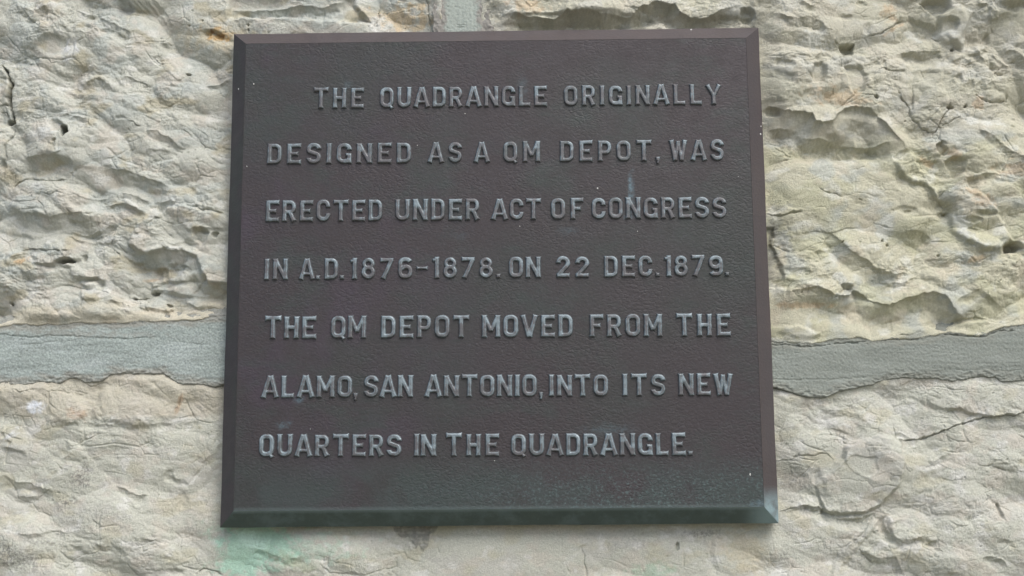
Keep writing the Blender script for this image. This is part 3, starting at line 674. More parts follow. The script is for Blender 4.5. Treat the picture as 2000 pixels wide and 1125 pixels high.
def nodemat(name):
    m = bpy.data.materials.new(name); m.use_nodes = True
    nt = m.node_tree; b = nt.nodes['Principled BSDF']
    return m, nt, b
def N(nt, t, **kw):
    n = nt.nodes.new(t)
    for k, v in kw.items():
        if k in n.inputs: n.inputs[k].default_value = v
        else: setattr(n, k, v)
    return n
def rock_mat(name, grain, bump, rough=.92):
    m, nt, b = nodemat(name); L = nt.links
    at_ = N(nt, 'ShaderNodeAttribute', attribute_name='tint')
    tc = N(nt, 'ShaderNodeTexCoord')
    n1 = N(nt, 'ShaderNodeTexNoise', Scale=520.0, Detail=6.0, Roughness=.72)
    n2 = N(nt, 'ShaderNodeTexNoise', Scale=1300.0, Detail=2.0, Roughness=.6)
    L.new(tc.outputs['Object'], n1.inputs['Vector']); L.new(tc.outputs['Object'], n2.inputs['Vector'])
    mr = N(nt, 'ShaderNodeMapRange'); mr.inputs[1].default_value, mr.inputs[2].default_value = .3, .7
    mr.inputs[3].default_value, mr.inputs[4].default_value = 1 - grain, 1 + grain * .6
    L.new(n1.outputs[0], mr.inputs[0])
    mul = N(nt, 'ShaderNodeVectorMath', operation='SCALE')
    L.new(at_.outputs['Color'], mul.inputs[0]); L.new(mr.outputs[0], mul.inputs['Scale'])
    L.new(mul.outputs[0], b.inputs['Base Color'])
    add = N(nt, 'ShaderNodeMath', operation='ADD')
    L.new(n1.outputs[0], add.inputs[0]); L.new(n2.outputs[0], add.inputs[1])
    bp = N(nt, 'ShaderNodeBump', Strength=bump, Distance=.0010)
    L.new(add.outputs[0], bp.inputs['Height']); L.new(bp.outputs[0], b.inputs['Normal'])
    b.inputs['Roughness'].default_value = rough; b.inputs['Specular IOR Level'].default_value = .15
    return m
m_stone = rock_mat('limestone', .18, 1.0)
m_mortar = rock_mat('cement_mortar', .15, .35, .95)

gm, nt_, gb = nodemat('dry_earth')
gn = N(nt_, 'ShaderNodeTexNoise', Scale=3.0, Detail=6.0); gr_ = N(nt_, 'ShaderNodeValToRGB')
gr_.color_ramp.elements[0].color = (.15, .145, .11, 1); gr_.color_ramp.elements[1].color = (.24, .23, .18, 1)
nt_.links.new(gn.outputs[0], gr_.inputs[0]); nt_.links.new(gr_.outputs[0], gb.inputs['Base Color']); gb.inputs['Roughness'].default_value = 1.0
gme = mesh_np('ground', np.array([(-60, -60, -1.75), (60, -60, -1.75), (60, .3, -1.75), (-60, .3, -1.75)]), np.array([[0, 1, 2, 3]]))  # unseen ground sheet, added to bounce light up onto the ledge undersides
go = obj('ground', gme, gm); go['kind'] = 'structure'
wall = thing('stone_wall', 'rough cream limestone wall with grey mortar joints, behind the bronze plaque', 'wall', (0, 0, -.5))
def wpart(name, me, mat, label):
    o = obj(name, me, mat, wall); o.location = (0, 0, .5); o['label'] = label
    return o
wpart('stone', sheet('upper_left_stone', hA, cA, s_ul > -9), m_stone, 'flaky grey-cream limestone block left of the plaque, with a round hole')
wpart('stone', sheet('upper_right_stone', hB, cB, s_ur > -9), m_stone, 'pitted yellow-cream limestone block right of the plaque')
wpart('stone', sheet('lower_stone', hC, cC, s_lo > -16), m_stone, 'peach-cream limestone block below the mortar bed, stained green under the plaque')
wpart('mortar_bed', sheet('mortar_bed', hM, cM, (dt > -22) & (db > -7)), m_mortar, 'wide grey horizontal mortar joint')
wpart('mortar_joint', sheet('mortar_joint', MV.h, cV, (U > jl - 16) & (U < jr + 16) & (V < bt + 10)), m_mortar, 'short grey upright mortar joint above the plaque')
print('wall', round(time.time() - T0, 1))

# ------------------------------------------------------------------ the plaque
PW, PH, YO, YB, BW = .6, .5561, -.012, -.0279, .0179     # width, height, depth of outer edge and of field, bevel width
def bronze(name, kind):
    m, nt, b = nodemat(name); L = nt.links
    tc = N(nt, 'ShaderNodeNewGeometry'); P = tc.outputs['Position']
    def noi(sc, det=3.0, ro=.55, off=(0, 0, 0), scl=(1, 1, 1)):
        mp = N(nt, 'ShaderNodeMapping'); mp.inputs['Location'].default_value = off; mp.inputs['Scale'].default_value = scl
        L.new(P, mp.inputs[0])
        n = N(nt, 'ShaderNodeTexNoise', Scale=sc, Detail=det, Roughness=ro); L.new(mp.outputs[0], n.inputs['Vector'])
        return n.outputs[0]
    def rng(s, a, b_, c=0., d=1.):
        r = N(nt, 'ShaderNodeMapRange', interpolation_type='SMOOTHSTEP')
        for i, v in enumerate((a, b_, c, d)): r.inputs[i + 1].default_value = v
        L.new(s, r.inputs[0]); return r.outputs[0]
    def math_(op, a, b_):
        n = N(nt, 'ShaderNodeMath', operation=op)
        for i, v in enumerate((a, b_)):
            if isinstance(v, (int, float)): n.inputs[i].default_value = v
            else: L.new(v, n.inputs[i])
        return n.outputs[0]
    cur = [None]
    def mix(col, fac):
        n = N(nt, 'ShaderNodeMix', data_type='RGBA')
        if isinstance(fac, (int, float)): n.inputs[0].default_value = fac
        else: L.new(fac, n.inputs[0])
        if isinstance(cur[0], tuple): n.inputs[6].default_value = (*cur[0], 1)
        else: L.new(cur[0], n.inputs[6])
        n.inputs[7].default_value = (*col, 1)
        cur[0] = n.outputs[2]
    sep = N(nt, 'ShaderNodeSeparateXYZ'); L.new(P, sep.inputs[0]); PXx, PZ = sep.outputs[0], sep.outputs[2]
    cur[0] = (.0455, .039, .0415)
    mix((.041, .044, .042), rng(noi(6, 3), .42, .70))                         # green-brown bronze patches
    mix((.053, .042, .053), math_('MULTIPLY', rng(noi(11, 4, .6, (3, 1, 2)), .5, .68), rng(PXx, .05, -.24)))   # plum patches to the left
    if kind == 'field':
        mix((.046, .060, .058), math_('MULTIPLY', rng(PZ, -.195, -.245, 0, .8), rng(noi(16, 4, .6, (5, 0, 1)), .34, .56)))
        mix((.11, .165, .165), math_('MULTIPLY', math_('MULTIPLY', rng(PZ, -.19, -.25), rng(PXx, -.2, .1)), rng(noi(330, 4, .75, (0, 0, 4)), .48, .70, 0, .7)))
        mix((.042, .055, .050), math_('MULTIPLY', rng(noi(20, 5, .7, (8, 1, 0), (.7, 1, 1.4)), .46, .72), .6))
        mix((.075, .072, .082), math_('MULTIPLY', rng(noi(420, 3, .7), .5, .75), .5))
        mix((.13, .17, .17), rng(PZ, -.2555, -.2600, 0, .35))
        vatt = N(nt, 'ShaderNodeAttribute', attribute_name='patina')
        mix((.13, .20, .235), math_('MULTIPLY', vatt.outputs['Fac'], rng(noi(240, 4, .7), .3, .62)))
    elif kind == 'edge':
        cur[0] = (.060, .055, .060)  # left bevel: duller copy of the bronze, for the side away from the light
        mix((.056, .060, .060), rng(noi(30, 4, .6), .4, .65)); mix((.10, .105, .11), rng(noi(260, 4, .8), .58, .78, 0, .5))
    elif kind == 'lower':
        cur[0] = (.058, .082, .076)
        mix((.085, .118, .118), rng(noi(40, 5, .65), .44, .66)); mix((.16, .21, .20), rng(noi(230, 5, .75), .60, .76, 0, .5))
        mix((.20, .28, .29), rng(PXx, .255, .290, 0, .95)); mix((.20, .26, .27), rng(PZ, -.2645, -.2600, 0, .6))
    elif kind == 'right':
        cur[0] = (.082, .069, .069)  # upper and right bevels: same bronze lightened, light from upper right painted in
        mix((.078, .068, .070), rng(noi(30, 4, .6, (0, 0, 0), (1, 1, .3)), .4, .65)); mix((.25, .34, .36), math_('MULTIPLY', rng(PZ, -.236, -.262), rng(noi(90, 4, .6), .2, .6, .35, 1)))
    elif kind == 'letter':
        oi = N(nt, 'ShaderNodeObjectInfo'); va = N(nt, 'ShaderNodeAttribute', attribute_name='wear')
        cur[0] = (.082, .075, .078)
        mix((.070, .078, .080), rng(noi(60, 3), .45, .65))
        w1 = math_('ADD', va.outputs['Fac'], math_('MULTIPLY', math_('SUBTRACT', noi(110, 4, .65), .5), 2.6))
        w1 = math_('ADD', w1, math_('MULTIPLY', math_('SUBTRACT', oi.outputs['Random'], .5), .28))
        w1 = math_('ADD', w1, rng(PZ, .18, -.14, -.14, .10))
        mix((.185, .235, .26), rng(w1, .10, .95, .12, .95))
        mix((.44, .51, .54), rng(w1, 1.1, 1.5, 0, .6))
    L.new(cur[0], b.inputs['Base Color']) if not isinstance(cur[0], tuple) else None
    b.inputs['Metallic'].default_value = .35
    b.inputs['Roughness'].default_value = {'letter': .48}.get(kind, .50)
    b.inputs['Specular IOR Level'].default_value = .9 if kind == 'letter' else .5
    rr = rng(noi(60, 4, .6, (2, 2, 2)), .3, .7, .44, .62); L.new(rr, b.inputs['Roughness'])
    # leathery sand-cast skin
    mp = N(nt, 'ShaderNodeMapping'); L.new(P, mp.inputs[0]); mp.inputs['Rotation'].default_value = (0, rad(28), 0); mp.inputs['Scale'].default_value = (.8, 1, 1.25)
    nd = N(nt, 'ShaderNodeTexNoise', Scale=120.0, Detail=2.0); L.new(mp.outputs[0], nd.inputs['Vector'])
    ad = N(nt, 'ShaderNodeVectorMath', operation='MULTIPLY_ADD'); L.new(nd.outputs['Color'], ad.inputs[0]); ad.inputs[1].default_value = (.006,) * 3; L.new(mp.outputs[0], ad.inputs[2])
    vo = N(nt, 'ShaderNodeTexVoronoi', feature='SMOOTH_F1', Scale=300.0, Smoothness=.35); L.new(ad.outputs[0], vo.inputs['Vector'])
    vo2 = N(nt, 'ShaderNodeTexVoronoi', feature='DISTANCE_TO_EDGE', Scale=190.0); L.new(ad.outputs[0], vo2.inputs['Vector'])
    hgt = math_('ADD', math_('MULTIPLY', vo.outputs['Distance'], -.8), rng(vo2.outputs['Distance'], 0, .25, 0, .5))
    hgt = math_('ADD', hgt, math_('MULTIPLY', noi(500, 3), .5))
    st = {'field': .3, 'letter': .08}.get(kind, .10)
    bp = N(nt, 'ShaderNodeBump', Strength=st, Distance=.0009); L.new(hgt, bp.inputs['Height']); L.new(bp.outputs[0], b.inputs['Normal'])
    if kind == 'field':
        L.new(rng(noi(20, 3, .5, (1, 7, 1)), .35, .65, .12, .24), bp.inputs['Strength'])
    return m
mb = {k: bronze('bronze_' + k, k) for k in ('field', 'edge', 'lower', 'right', 'letter')}

plaque = thing('bronze_plaque', 'dark brown bronze plaque with seven rows of raised capitals, hanging on the limestone wall', 'plaque', (0, YO, -PH / 2))
OFF = Vector((0, -YO, PH / 2))
def ppart(name, me, mat, label=None):
    o = obj(name, me, mat, plaque); o.location = OFF
    if label: o['label'] = label
    return o
# field plate: a fine grid with a slight casting waviness
nx, nz = 190, 176
fx, fz = PW / 2 - BW, PH / 2 - BW
xs, zs = np.linspace(-fx, fx, nx), np.linspace(-fz, fz, nz)
FX, FZ = np.meshgrid(xs, zs)
FU, FV = chart(FX, FZ, YB)
ed = np.minimum(np.minimum(FX + fx, fx - FX), np.minimum(FZ + fz, fz - FZ)) * 1000
FY = YB - .00012 * fbm(FX / .05, FZ / .04, 31, 3) * sst(ed / 10) + .0003 * sst(1 - ed / 2.2) * 0
pat = np.zeros_like(FU)
def drip(x, y0, y1, w_, s):
    global pat
    t = (FV - y0) / (y1 - y0)
    pat = np.maximum(pat, s * sst(1.3 - np.abs(FU - x - 1.5 * noise(FV / 20, FV * 0, 5)) / (w_ * (.35 + .65 * np.clip(t, 0, 1)))) * (t > 0) * (t < 1.05))
drip(1232, 330, 405, 6, .9); drip(1227, 385, 425, 10, .5)
def spot(x, y, rx, ry, s):
    global pat
    pat = np.maximum(pat, s * sst(1.2 - np.sqrt(((FU - x) / rx) ** 2 + ((FV - y) / ry) ** 2) + .4 * noise(FU / 8, FV / 8, 9)))
spot(583, 780, 10, 9, .8); spot(554, 830, 16, 8, .5); spot(1190, 840, 60, 14, .22); spot(1020, 175, 12, 30, .2); spot(680, 165, 10, 8, .2); spot(900, 460, 18, 6, .15); spot(1110, 450, 24, 8, .2)
spot(1480, 985, 18, 10, .6)
q = (np.arange(nz - 1)[:, None] * nx + np.arange(nx - 1)[None, :]).ravel()
quads = np.stack([q, q + 1, q + nx + 1, q + nx], 1)
me = mesh_np('plate', np.stack([FX.ravel(), FY.ravel(), FZ.ravel()], 1), quads)
a = me.attributes.new('patina', 'FLOAT', 'POINT'); a.data.foreach_set('value', pat.ravel().astype(np.float32))
ppart('plate', me, mb['field'], 'leathery dark brown field carrying the inscription')
# four mitred bevels, each with its outer side and a rounded arris
def bevel(c0, c1, i0, i1, out, mat, label=None):
    """c0,c1 outer corners, i0,i1 inner corners, (x,z); out = outward direction"""
    n = 48
    rows = []
    def P(ax, az, y): return (ax, y, az)
    prof = [(0, 0.0, .002), (0, 0.0, YO + .0006), (.012, 0, YO), (.04, 0, None), (.5, 0, None), (.955, 0, None), (.985, 0, 'n'), (1, 0, 'f'), ]
    co, qd = [], []
    for k, (t, _, y) in enumerate(prof):
        for j in range(n + 1):
            s = j / n
            ox, oz = c0[0] + (c1[0] - c0[0]) * s, c0[1] + (c1[1] - c0[1]) * s
            ix, iz = i0[0] + (i1[0] - i0[0]) * s, i0[1] + (i1[1] - i0[1]) * s
            x, z = ox + (ix - ox) * t, oz + (iz - oz) * t
            wob = .00018 * math.sin(17.0 * s * (1 + k * .05) + c0[0] * 9) + .0001 * math.sin(41 * s + k)
            if y is None: yy = YO + (YB - YO) * t + wob * .6
            elif y == 'n': yy = YB + .0001 - .00012
            elif y == 'f': yy = YB + .00035
            else: yy = y
            co.append((x + out[0] * wob * (k < 4) * (0 < j < n), yy, z + out[1] * wob * (k < 4) * (0 < j < n)))
    for k in range(len(prof) - 1):
        for j in range(n):
            q0 = k * (n + 1) + j
            qd.append((q0, q0 + 1, q0 + n + 2, q0 + n + 1))
    m_ = mesh_np('bevel_edge', np.array(co), np.array(qd), smooth=False)
    return ppart('bevel_edge', m_, mat, label)
o_, i_ = (PW / 2, PH / 2), (fx, fz)
bevel((-o_[0], o_[1]), (o_[0], o_[1]), (-i_[0], i_[1]), (i_[0], i_[1]), (0, 1), mb['right'], 'upper bevelled edge')
bevel((o_[0], o_[1]), (o_[0], -o_[1]), (i_[0], i_[1]), (i_[0], -i_[1]), (1, 0), mb['right'], 'warm brown right bevelled edge, verdigris at its lower corner')
bevel((o_[0], -o_[1]), (-o_[0], -o_[1]), (i_[0], -i_[1]), (-i_[0], -i_[1]), (0, -1), mb['lower'], 'green-tarnished lower bevelled edge')
bevel((-o_[0], -o_[1]), (-o_[0], o_[1]), (-i_[0], -i_[1]), (-i_[0], i_[1]), (-1, 0), mb['edge'], 'left bevelled edge')
bk = mesh_np('backing', np.array([(-.297, -.001, -.275), (.297, -.001, -.275), (.297, -.001, .275), (-.297, -.001, .275)]), np.array([[3, 2, 1, 0]]))
ppart('backing', bk, mb['edge'])

# ------------------------------------------------------------------ letterforms (height 1): strokes with flared ends
HW = .106
def arc(cx, cy, rx, ry, a0, a1, n=9):
    return [(cx + rx * math.cos(rad(a0 + (a1 - a0) * k / n)), cy + ry * math.sin(rad(a0 + (a1 - a0) * k / n))) for k in range(n + 1)]
a_, t_ = HW, 1 - HW
def bar(x0, y0, x1, y1, f0=1, f1=1, w=HW): return ('b', x0, y0, x1, y1, f0, f1, w)
def pl(p, f0=0, f1=0, w=HW): return ('p', p, f0, f1, w)
def ring(w, r=.19):
    L_, R_ = a_, w - a_
    return (arc(R_ - r, t_ - r, r, r, 0, 90) + arc(L_ + r, t_ - r, r, r, 90, 180) + arc(L_ + r, a_ + r, r, r, 180, 270) + arc(R_ - r, a_ + r, r, r, 270, 360) + [(R_, t_ - r)])
HB = .095
hb, ht = HB, 1 - HB
G = {}
G['I'] = (.25, [bar(.125, 0, .125, 1)])
G['L'] = (.62, [bar(a_ + .02, 0, a_ + .02, 1, .3, 1), bar(.02, hb, .60, hb, 0, 1, HB)])
G['T'] = (.74, [bar(.37, 0, .37, 1, 1, 0), bar(.01, ht, .73, ht, 1, 1, HB)])
G['H'] = (.67, [bar(a_ + .01, 0, a_ + .01, 1), bar(.66 - a_, 0, .66 - a_, 1), bar(.1, .5, .57, .5, 0, 0, HB)])
G['E'] = (.66, [bar(a_ + .02, 0, a_ + .02, 1, .3, .3), bar(.02, hb, .65, hb, 0, 1, HB), bar(.02, ht, .65, ht, 0, 1, HB), bar(.1, .5, .52, .5, 0, 1, HB * .9)])
G['F'] = (.63, [bar(a_ + .02, 0, a_ + .02, 1, 1, .3), bar(.02, ht, .63, ht, 0, 1, HB), bar(.1, .5, .50, .5, 0, 1, HB * .9)])
G['O'] = (.68, [pl(ring(.68))])
G['Q'] = (.70, [pl(ring(.68)), bar(.40, .22, .61, -.05, 0, 1, .07)])
G['D'] = (.67, [bar(a_ + .01, 0, a_ + .01, 1, .3, .3), pl([(a_, ht)] + arc(.67 - a_ - .2, ht - .2, .2, .2, 90, 0) + arc(.67 - a_ - .2, hb + .2, .2, .2, 0, -90) + [(a_, hb)], w=HB)])
G['U'] = (.68, [pl([(a_, 1)] + arc(a_ + .21, a_ + .21, .21, .21, 180, 270) + arc(.68 - a_ - .21, a_ + .21, .21, .21, 270, 360) + [(.68 - a_, 1)], 1, 1)])
G['C'] = (.66, [pl([(.66 - a_, .63)] + arc(.66 - a_ - .2, t_ - .2, .2, .2, 0, 90) + arc(a_ + .2, t_ - .2, .2, .2, 90, 180) + arc(a_ + .2, a_ + .2, .2, .2, 180, 270) + arc(.66 - a_ - .2, a_ + .2, .2, .2, 270, 360) + [(.66 - a_, .37)], .6, .6)])
G['G'] = (.68, [pl([(.68 - a_, .66)] + arc(.68 - a_ - .2, t_ - .2, .2, .2, 0, 90) + arc(a_ + .2, t_ - .2, .2, .2, 90, 180) + arc(a_ + .2, a_ + .2, .2, .2, 180, 270) + arc(.68 - a_ - .2, a_ + .2, .2, .2, 270, 330), .6, 0),
                bar(.68 - a_, 0, .68 - a_, .47, .6, 0), bar(.40, .43, .66, .43, 1, 0, .07)])
G['P'] = (.65, [bar(a_ + .01, 0, a_ + .01, 1, 1, .3), pl([(a_, ht)] + arc(.65 - a_ - .18, ht - .19, .18, .19, 90, 0) + arc(.65 - a_ - .18, .43 + .19, .18, .19, 0, -90) + [(a_, .43)], w=HB)])
G['R'] = (.68, [bar(a_ + .01, 0, a_ + .01, 1, 1, .3), pl([(a_, ht)] + arc(.66 - a_ - .18, ht - .19, .18, .19, 90, 0) + arc(.66 - a_ - .18, .45 + .19, .18, .19, 0, -90) + [(a_, .45)], w=HB), bar(.36, .46, .57, 0, 0, 1)])
G['A'] = (.76, [bar(.075, 0, .355, 1, 1, 0), bar(.685, 0, .405, 1, 1, 0), bar(.2, .27, .56, .27, 0, 0, .075)])
G['V'] = (.74, [bar(.355, 0, .085, 1, 0, 1), bar(.385, 0, .655, 1, 0, 1)])
G['W'] = (.86, [bar(.27, 0, .09, 1, 0, 1), bar(.29, 0, .42, .95, 0, 0, .085), bar(.57, 0, .44, .95, 0, 0, .085), bar(.59, 0, .77, 1, 0, 1)])
G['M'] = (.82, [bar(a_, 0, a_, 1), bar(.82 - a_, 0, .82 - a_, 1), bar(.12, .95, .41, .28, 0, 0, .09), bar(.70, .95, .41, .28, 0, 0, .09)])
G['N'] = (.70, [bar(a_, 0, a_, 1), bar(.70 - a_, 0, .70 - a_, 1), bar(.11, .97, .59, .03, 0, 0, .1)])
G['Y'] = (.74, [bar(.37, 0, .37, .5, 1, 0), bar(.37, .42, .075, 1, 0, 1, .09), bar(.37, .42, .665, 1, 0, 1, .09)])
G['S'] = (.68, [pl([(.57, .70)] + arc(.37, t_ - .185, .2, .185, 10, 90) + arc(.31, t_ - .2, .2, .2, 90, 215) + [(.34, .51)] + arc(.37, a_ + .2, .2, .2, 55, -90) + arc(.31, a_ + .185, .2, .185, 270, 190) + [(.11, .29)], .5, .5)])
G['1'] = (.36, [bar(.25, 0, .25, 1, 1, 0), pl([(.25, .93), (.17, .86), (.04, .84)], 0, .6, .07)])
G['2'] = (.66, [pl([(.11, .66)] + arc(.33, t_ - .22, .22, .22, 175, 90) + arc(.33, t_ - .22, .22, .22, 90, -40) + [(.12, .12)], .5, 0), bar(.03, hb, .64, hb, 0, 1, HB)])
G['6'] = (.68, [pl(arc(.37, t_ - .19, .2, .19, 24, 90) + arc(.30, t_ - .2, .2, .2, 90, 180) + arc(.30, a_ + .2, .2, .2, 180, 270) + arc(.38, a_ + .2, .2, .2, 270, 360) + arc(.38, .36, .2, .2, 0, 90) + [(.30, .56), (.12, .44)], .5, 0)])
G['9'] = (.68, [pl(arc(.31, a_ + .19, .2, .19, 204, 270) + arc(.38, a_ + .2, .2, .2, 270, 360) + arc(.38, t_ - .2, .2, .2, 0, 90) + arc(.30, t_ - .2, .2, .2, 90, 180) + arc(.30, .64, .2, .2, 180, 270) + [(.38, .44), (.56, .56)], .5, 0)])
G['7'] = (.68, [bar(.02, ht, .64, ht, 1, 0, HB), bar(.17, 0, .57, .93, 1, 0)])
G['8'] = (.68, [pl(arc(.34, t_ - .19, .2, .19, 0, 360, 20), w=HB), pl(arc(.34, a_ + .215, .225, .215, 0, 360, 20))])
G['.'] = (.22, [bar(.11, 0, .11, .19, 1, 1, .095)])
G[','] = (.24, [bar(.12, -.01, .12, .20, 0, 1, .10), bar(.155, .08, .10, -.14, 0, 0, .065)])
G['-'] = (.52, [bar(0, .5, .52, .5, 1, 1, .07)])
NAME = {'.': 'full_stop', ',': 'comma', '-': 'hyphen'}
def seg_sdf(x, y, s):
    _, x0, y0, x1, y1, f0, f1, w_ = s
    L_ = math.hypot(x1 - x0, y1 - y0); ux, uy = (x1 - x0) / L_, (y1 - y0) / L_
    t = (x - x0) * ux + (y - y0) * uy; n = np.abs(-(x - x0) * uy + (y - y0) * ux)
    ww = w_ + .034 * f0 * np.exp(-np.maximum(t, 0) / .05) + .034 * f1 * np.exp(-np.maximum(L_ - t, 0) / .05)
    dt_, dn = np.maximum(-t, t - L_), n - ww
    return np.minimum(np.maximum(dt_, dn), 0) + np.hypot(np.maximum(dt_, 0), np.maximum(dn, 0))
def pl_sdf(x, y, s):
    _, p, f0, f1, w_ = s
    best = np.full(x.shape, 9.0); run = np.zeros(x.shape); L_ = 0
    for (ax, ay), (bx, by) in zip(p[:-1], p[1:]):
        ex, ey = bx - ax, by - ay; l2 = ex * ex + ey * ey
        if l2 < 1e-12: continue
        t = np.clip(((x - ax) * ex + (y - ay) * ey) / l2, 0, 1)
        d = np.hypot(x - ax - t * ex, y - ay - t * ey); m = d < best
        best = np.where(m, d, best); run = np.where(m, L_ + t * math.sqrt(l2), run); L_ += math.sqrt(l2)
    ww = w_ + .03 * (f0 > 0) * f0 * np.exp(-run / .05) + .03 * f1 * np.exp(-(L_ - run) / .05)
    d = best - ww
    for f, (ax, ay), (bx, by) in ((f0, p[0], p[1]), (f1, p[-1], p[-2])):     # flat-cut the open ends
        if f > 0:
            l_ = math.hypot(bx - ax, by - ay); ux, uy = (ax - bx) / l_, (ay - by) / l_
            cap = (x - ax) * ux + (y - ay) * uy
            near = np.hypot(x - ax, y - ay) < .15
            d = np.where(near, np.maximum(d, cap), d)
    return d
RELIEF = .105                                # of the letter height
GM = {}
def glyph(ch):
    if ch in GM: return GM[ch]
    w_, st = G[ch]
    g = 1 / 44
    xs = np.arange(-.12, w_ + .12 + g, g); ys = np.arange(-.28 if ch in ',Q' else -.10, 1.10 + g, g)
    x, y = np.meshgrid(xs, ys)
    d = np.full(x.shape, 9.0)
    for s in st: d = np.minimum(d, (seg_sdf if s[0] == 'b' else pl_sdf)(x, y, s))
    d = d + .006 * noise(x * 7 + ord(ch), y * 7, 3)
    t = np.clip((-d + .012) / .066, -1, 1)
    z = np.where(t > 0, RELIEF * (1 - (1 - t) ** 1.9), t * .10)
    z += .006 * noise(x * 5 + ord(ch), y * 5, 4) * (t > .5)
    wear_and_light = np.clip(1 - np.abs(-d - .045) / .05, 0, 1) * .42 + .30 * sst((y - .35) / .6) + .16 * sst((x - w_ * .45) / .4) + .34 * sst(noise(x * 3.1 + ord(ch), y * 3.4, 12) / .5)  # worn rims and patina patches, plus light from top and right painted in
    wear_and_light = np.where(-d < .005, 0, wear_and_light)
    k = z > -.045
    cell = k[:-1, :-1] | k[1:, :-1] | k[:-1, 1:] | k[1:, 1:]
    j, i = np.nonzero(cell); nx_ = x.shape[1]
    q = np.stack([j * nx_ + i, j * nx_ + i + 1, (j + 1) * nx_ + i + 1, (j + 1) * nx_ + i], 1)
    uq, inv = np.unique(q.ravel(), return_inverse=True)
    co = np.stack([x.ravel()[uq] - w_ / 2, -z.ravel()[uq], y.ravel()[uq]], 1)
    m_ = mesh_np('glyph', co, inv.reshape(-1, 4)); m_.materials.append(mb['letter'])
    at2 = m_.attributes.new('wear', 'FLOAT', 'POINT'); at2.data.foreach_set('value', wear_and_light.ravel()[uq].astype(np.float32))
    GM[ch] = m_
    return m_
LINES = [((612, 172.5, 212.5), (1409, 164.8, 204.2), [('THE', 612, 711), ('QUADRANGLE', 742, 1069), ('ORIGINALLY', 1101.5, 1409)]),
         ((521, 281.5, 321), (1414, 272.7, 313.7), [('DESIGNED', 521, 803.5), ('AS', 836, 902.5), ('A', 926, 956), ('QM', 983, 1055), ('DEPOT', 1093, 1273), (',', 1280, 1289.5), ('WAS', 1308, 1414.5)]),
         ((518, 392, 433.5), (1419, 384.5, 426), [('ERECTED', 518, 747), ('UNDER', 772, 937), ('ACT', 960, 1057), ('OF', 1076, 1140), ('CONGRESS', 1155.5, 1419.5)]),
         ((515, 505.5, 547), (1424, 498, 539.5), [('IN', 515.5, 562), ('A', 585, 614), ('.', 617, 625), ('D', 633.5, 660.5), ('.', 664, 672), ('1876', 682, 805.5), ('-', 813, 835), ('1878', 843, 963.5),
                                                  ('.', 969, 977.5), ('ON', 993.5, 1056), ('22', 1085.8, 1151), ('DEC', 1179.5, 1274.5), ('.', 1280, 1288.5), ('1879', 1296, 1412), ('.', 1416, 1424)]),
         ((516, 618, 661.8), (1428, 612.6, 656.6), [('THE', 516.5, 618), ('QM', 646, 714.7), ('DEPOT', 743.7, 917), ('MOVED', 941, 1119.3), ('FROM', 1151, 1293.3), ('THE', 1320.6, 1428)]),
         ((511, 734.5, 777.2), (1431, 729.3, 772.3), [('ALAMO', 511, 687.7), (',', 690, 699), ('SAN', 710.5, 806.3), ('ANTONIO', 830, 1048.7), (',', 1052.5, 1061), ('INTO', 1071.8, 1188), ('ITS', 1215.5, 1300),
                                                      ('NEW', 1325.5, 1430.7)]),
         ((506, 849, 892), (1340, 846, 889.5), [('QUARTERS', 505.7, 784.4), ('IN', 808, 851.8), ('THE', 870.6, 975.5), ('QUADRANGLE', 998.4, 1340), ('.', 1343.5, 1353)])]
rs = np.random.RandomState(7)
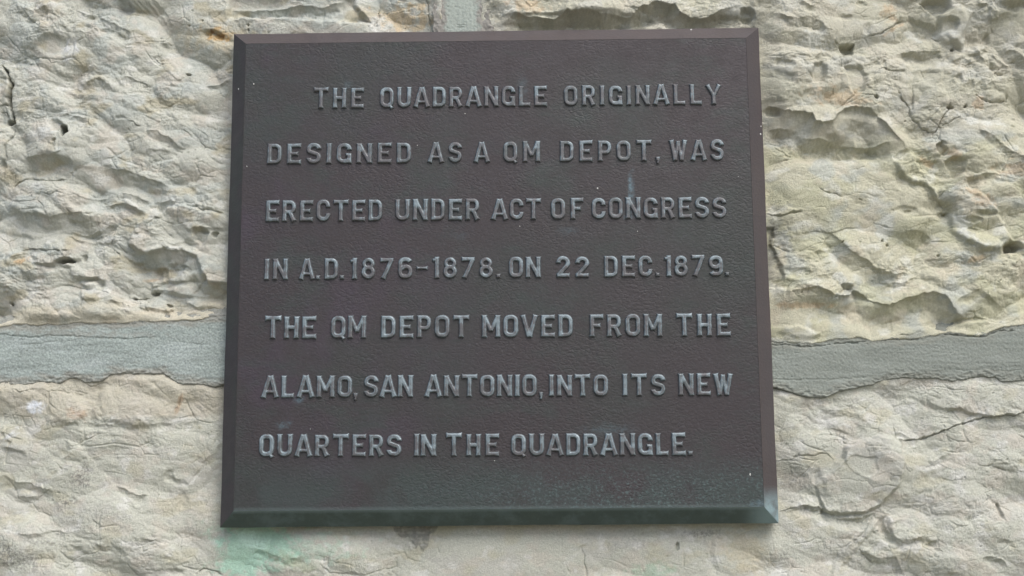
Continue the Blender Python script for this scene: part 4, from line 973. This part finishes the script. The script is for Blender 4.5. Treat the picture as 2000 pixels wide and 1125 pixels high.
for (xa, ta, ba), (xb, tb, bb_), words in LINES:
    for txt, w0, w1 in words:
        tot = sum(G[c][0] for c in txt)
        hpx = ba - ta
        n = len(txt)
        wp = (w1 - w0)
        sc = min(hpx, wp / tot) if n == 1 else None
        ks = 1.0                                            # letter width factor, the rest is spacing
        gap = (wp - tot * hpx) / (n - 1) if n > 1 else 0
        if n > 1 and gap < 3.2:
            gap = 3.2; ks = (wp - gap * (n - 1)) / (tot * hpx)
        if n > 1 and gap > 9.5:
            gap = 9.5; ks = (wp - gap * (n - 1)) / (tot * hpx)
        if n == 1: ks = wp / (tot * hpx)
        x = w0
        for c in txt:
            wl_ = G[c][0] * hpx * ks
            cx = x + wl_ / 2
            f = (cx - xa) / (xb - xa)
            top, bas = ta + (tb - ta) * f, ba + (bb_ - ba) * f
            pb, pt = at(cx, bas, YB), at(cx, top, YB)
            p0, p1 = at(cx - wl_ / 2, bas, YB), at(cx + wl_ / 2, bas, YB)
            H_ = pt[2] - pb[2]
            nm = NAME.get(c, 'numeral' if c.isdigit() else 'letter')
            o = obj(nm, glyph(c), None, plaque)
            o.location = Vector((pb[0], YB + .0001, pb[2])) + OFF
            o.scale = ((p1[0] - p0[0]) / G[c][0], H_, H_ * (1 + .012 * rs.randn()))
            o.rotation_euler = (0, rad(.35 + .35 * rs.randn()), 0)
            x += wl_ + gap
# dried white specks on the metal
import bmesh
bm = bmesh.new(); bmesh.ops.create_icosphere(bm, subdivisions=2, radius=1)
for v in bm.verts: v.co *= 1 + .12 * math.sin(v.co.x * 5 + v.co.z * 7)
sm = bpy.data.meshes.new('paint_speck'); bm.to_mesh(sm); bm.free()
m_sp, nt, b_ = nodemat('dried_white_speck')
nn = N(nt, 'ShaderNodeTexNoise', Scale=900.0); cr = N(nt, 'ShaderNodeValToRGB'); cr.color_ramp.elements[0].color = (.35, .36, .34, 1); cr.color_ramp.elements[1].color = (.6, .6, .57, 1)
nt.links.new(nn.outputs[0], cr.inputs[0]); nt.links.new(cr.outputs[0], b_.inputs['Base Color']); b_.inputs['Roughness'].default_value = .8
sm.materials.append(m_sp)
for x, y, r, el in ((1350, 58.5, 2.6, 1), (1167, 368, 1.9, 1.2), (1465, 927, 1.7, 1.9), (1486, 247, 1.7, 1), (1485, 262, 2.4, 1.1), (908, 222, 1.4, 1), (815, 284, 1.2, 1), (1015, 442, 1.2, 1.2), (495.5, 164, 1.5, 1.4),
                    (466, 174, 1.5, 1.6), (1245, 452, 1.1, 1), (482, 325, 1.3, 1.2), (606, 838, 1, 1), (966, 900, 1.2, 1), (1442, 345, .9, 1)):
    on_bevel = x > 1470 or x < 470 or y < 75
    yy = YB
    if on_bevel:
        for _ in range(8):
            p = at(x, y, yy); inw = min(.3 - abs(p[0]), PH / 2 - abs(p[2])); yy = YO + (YB - YO) * min(max(inw / BW, 0), 1)
    p = at(x, y, yy)
    o = obj('paint_speck', sm, None, plaque); o.location = Vector((p[0], yy, p[2])) + OFF
    o.scale = (r * .00046, .0004, r * el * .00046)
S.render.resolution_x, S.render.resolution_y = 1024, 576
S.render.engine = 'CYCLES'
print('done', round(time.time() - T0, 1))
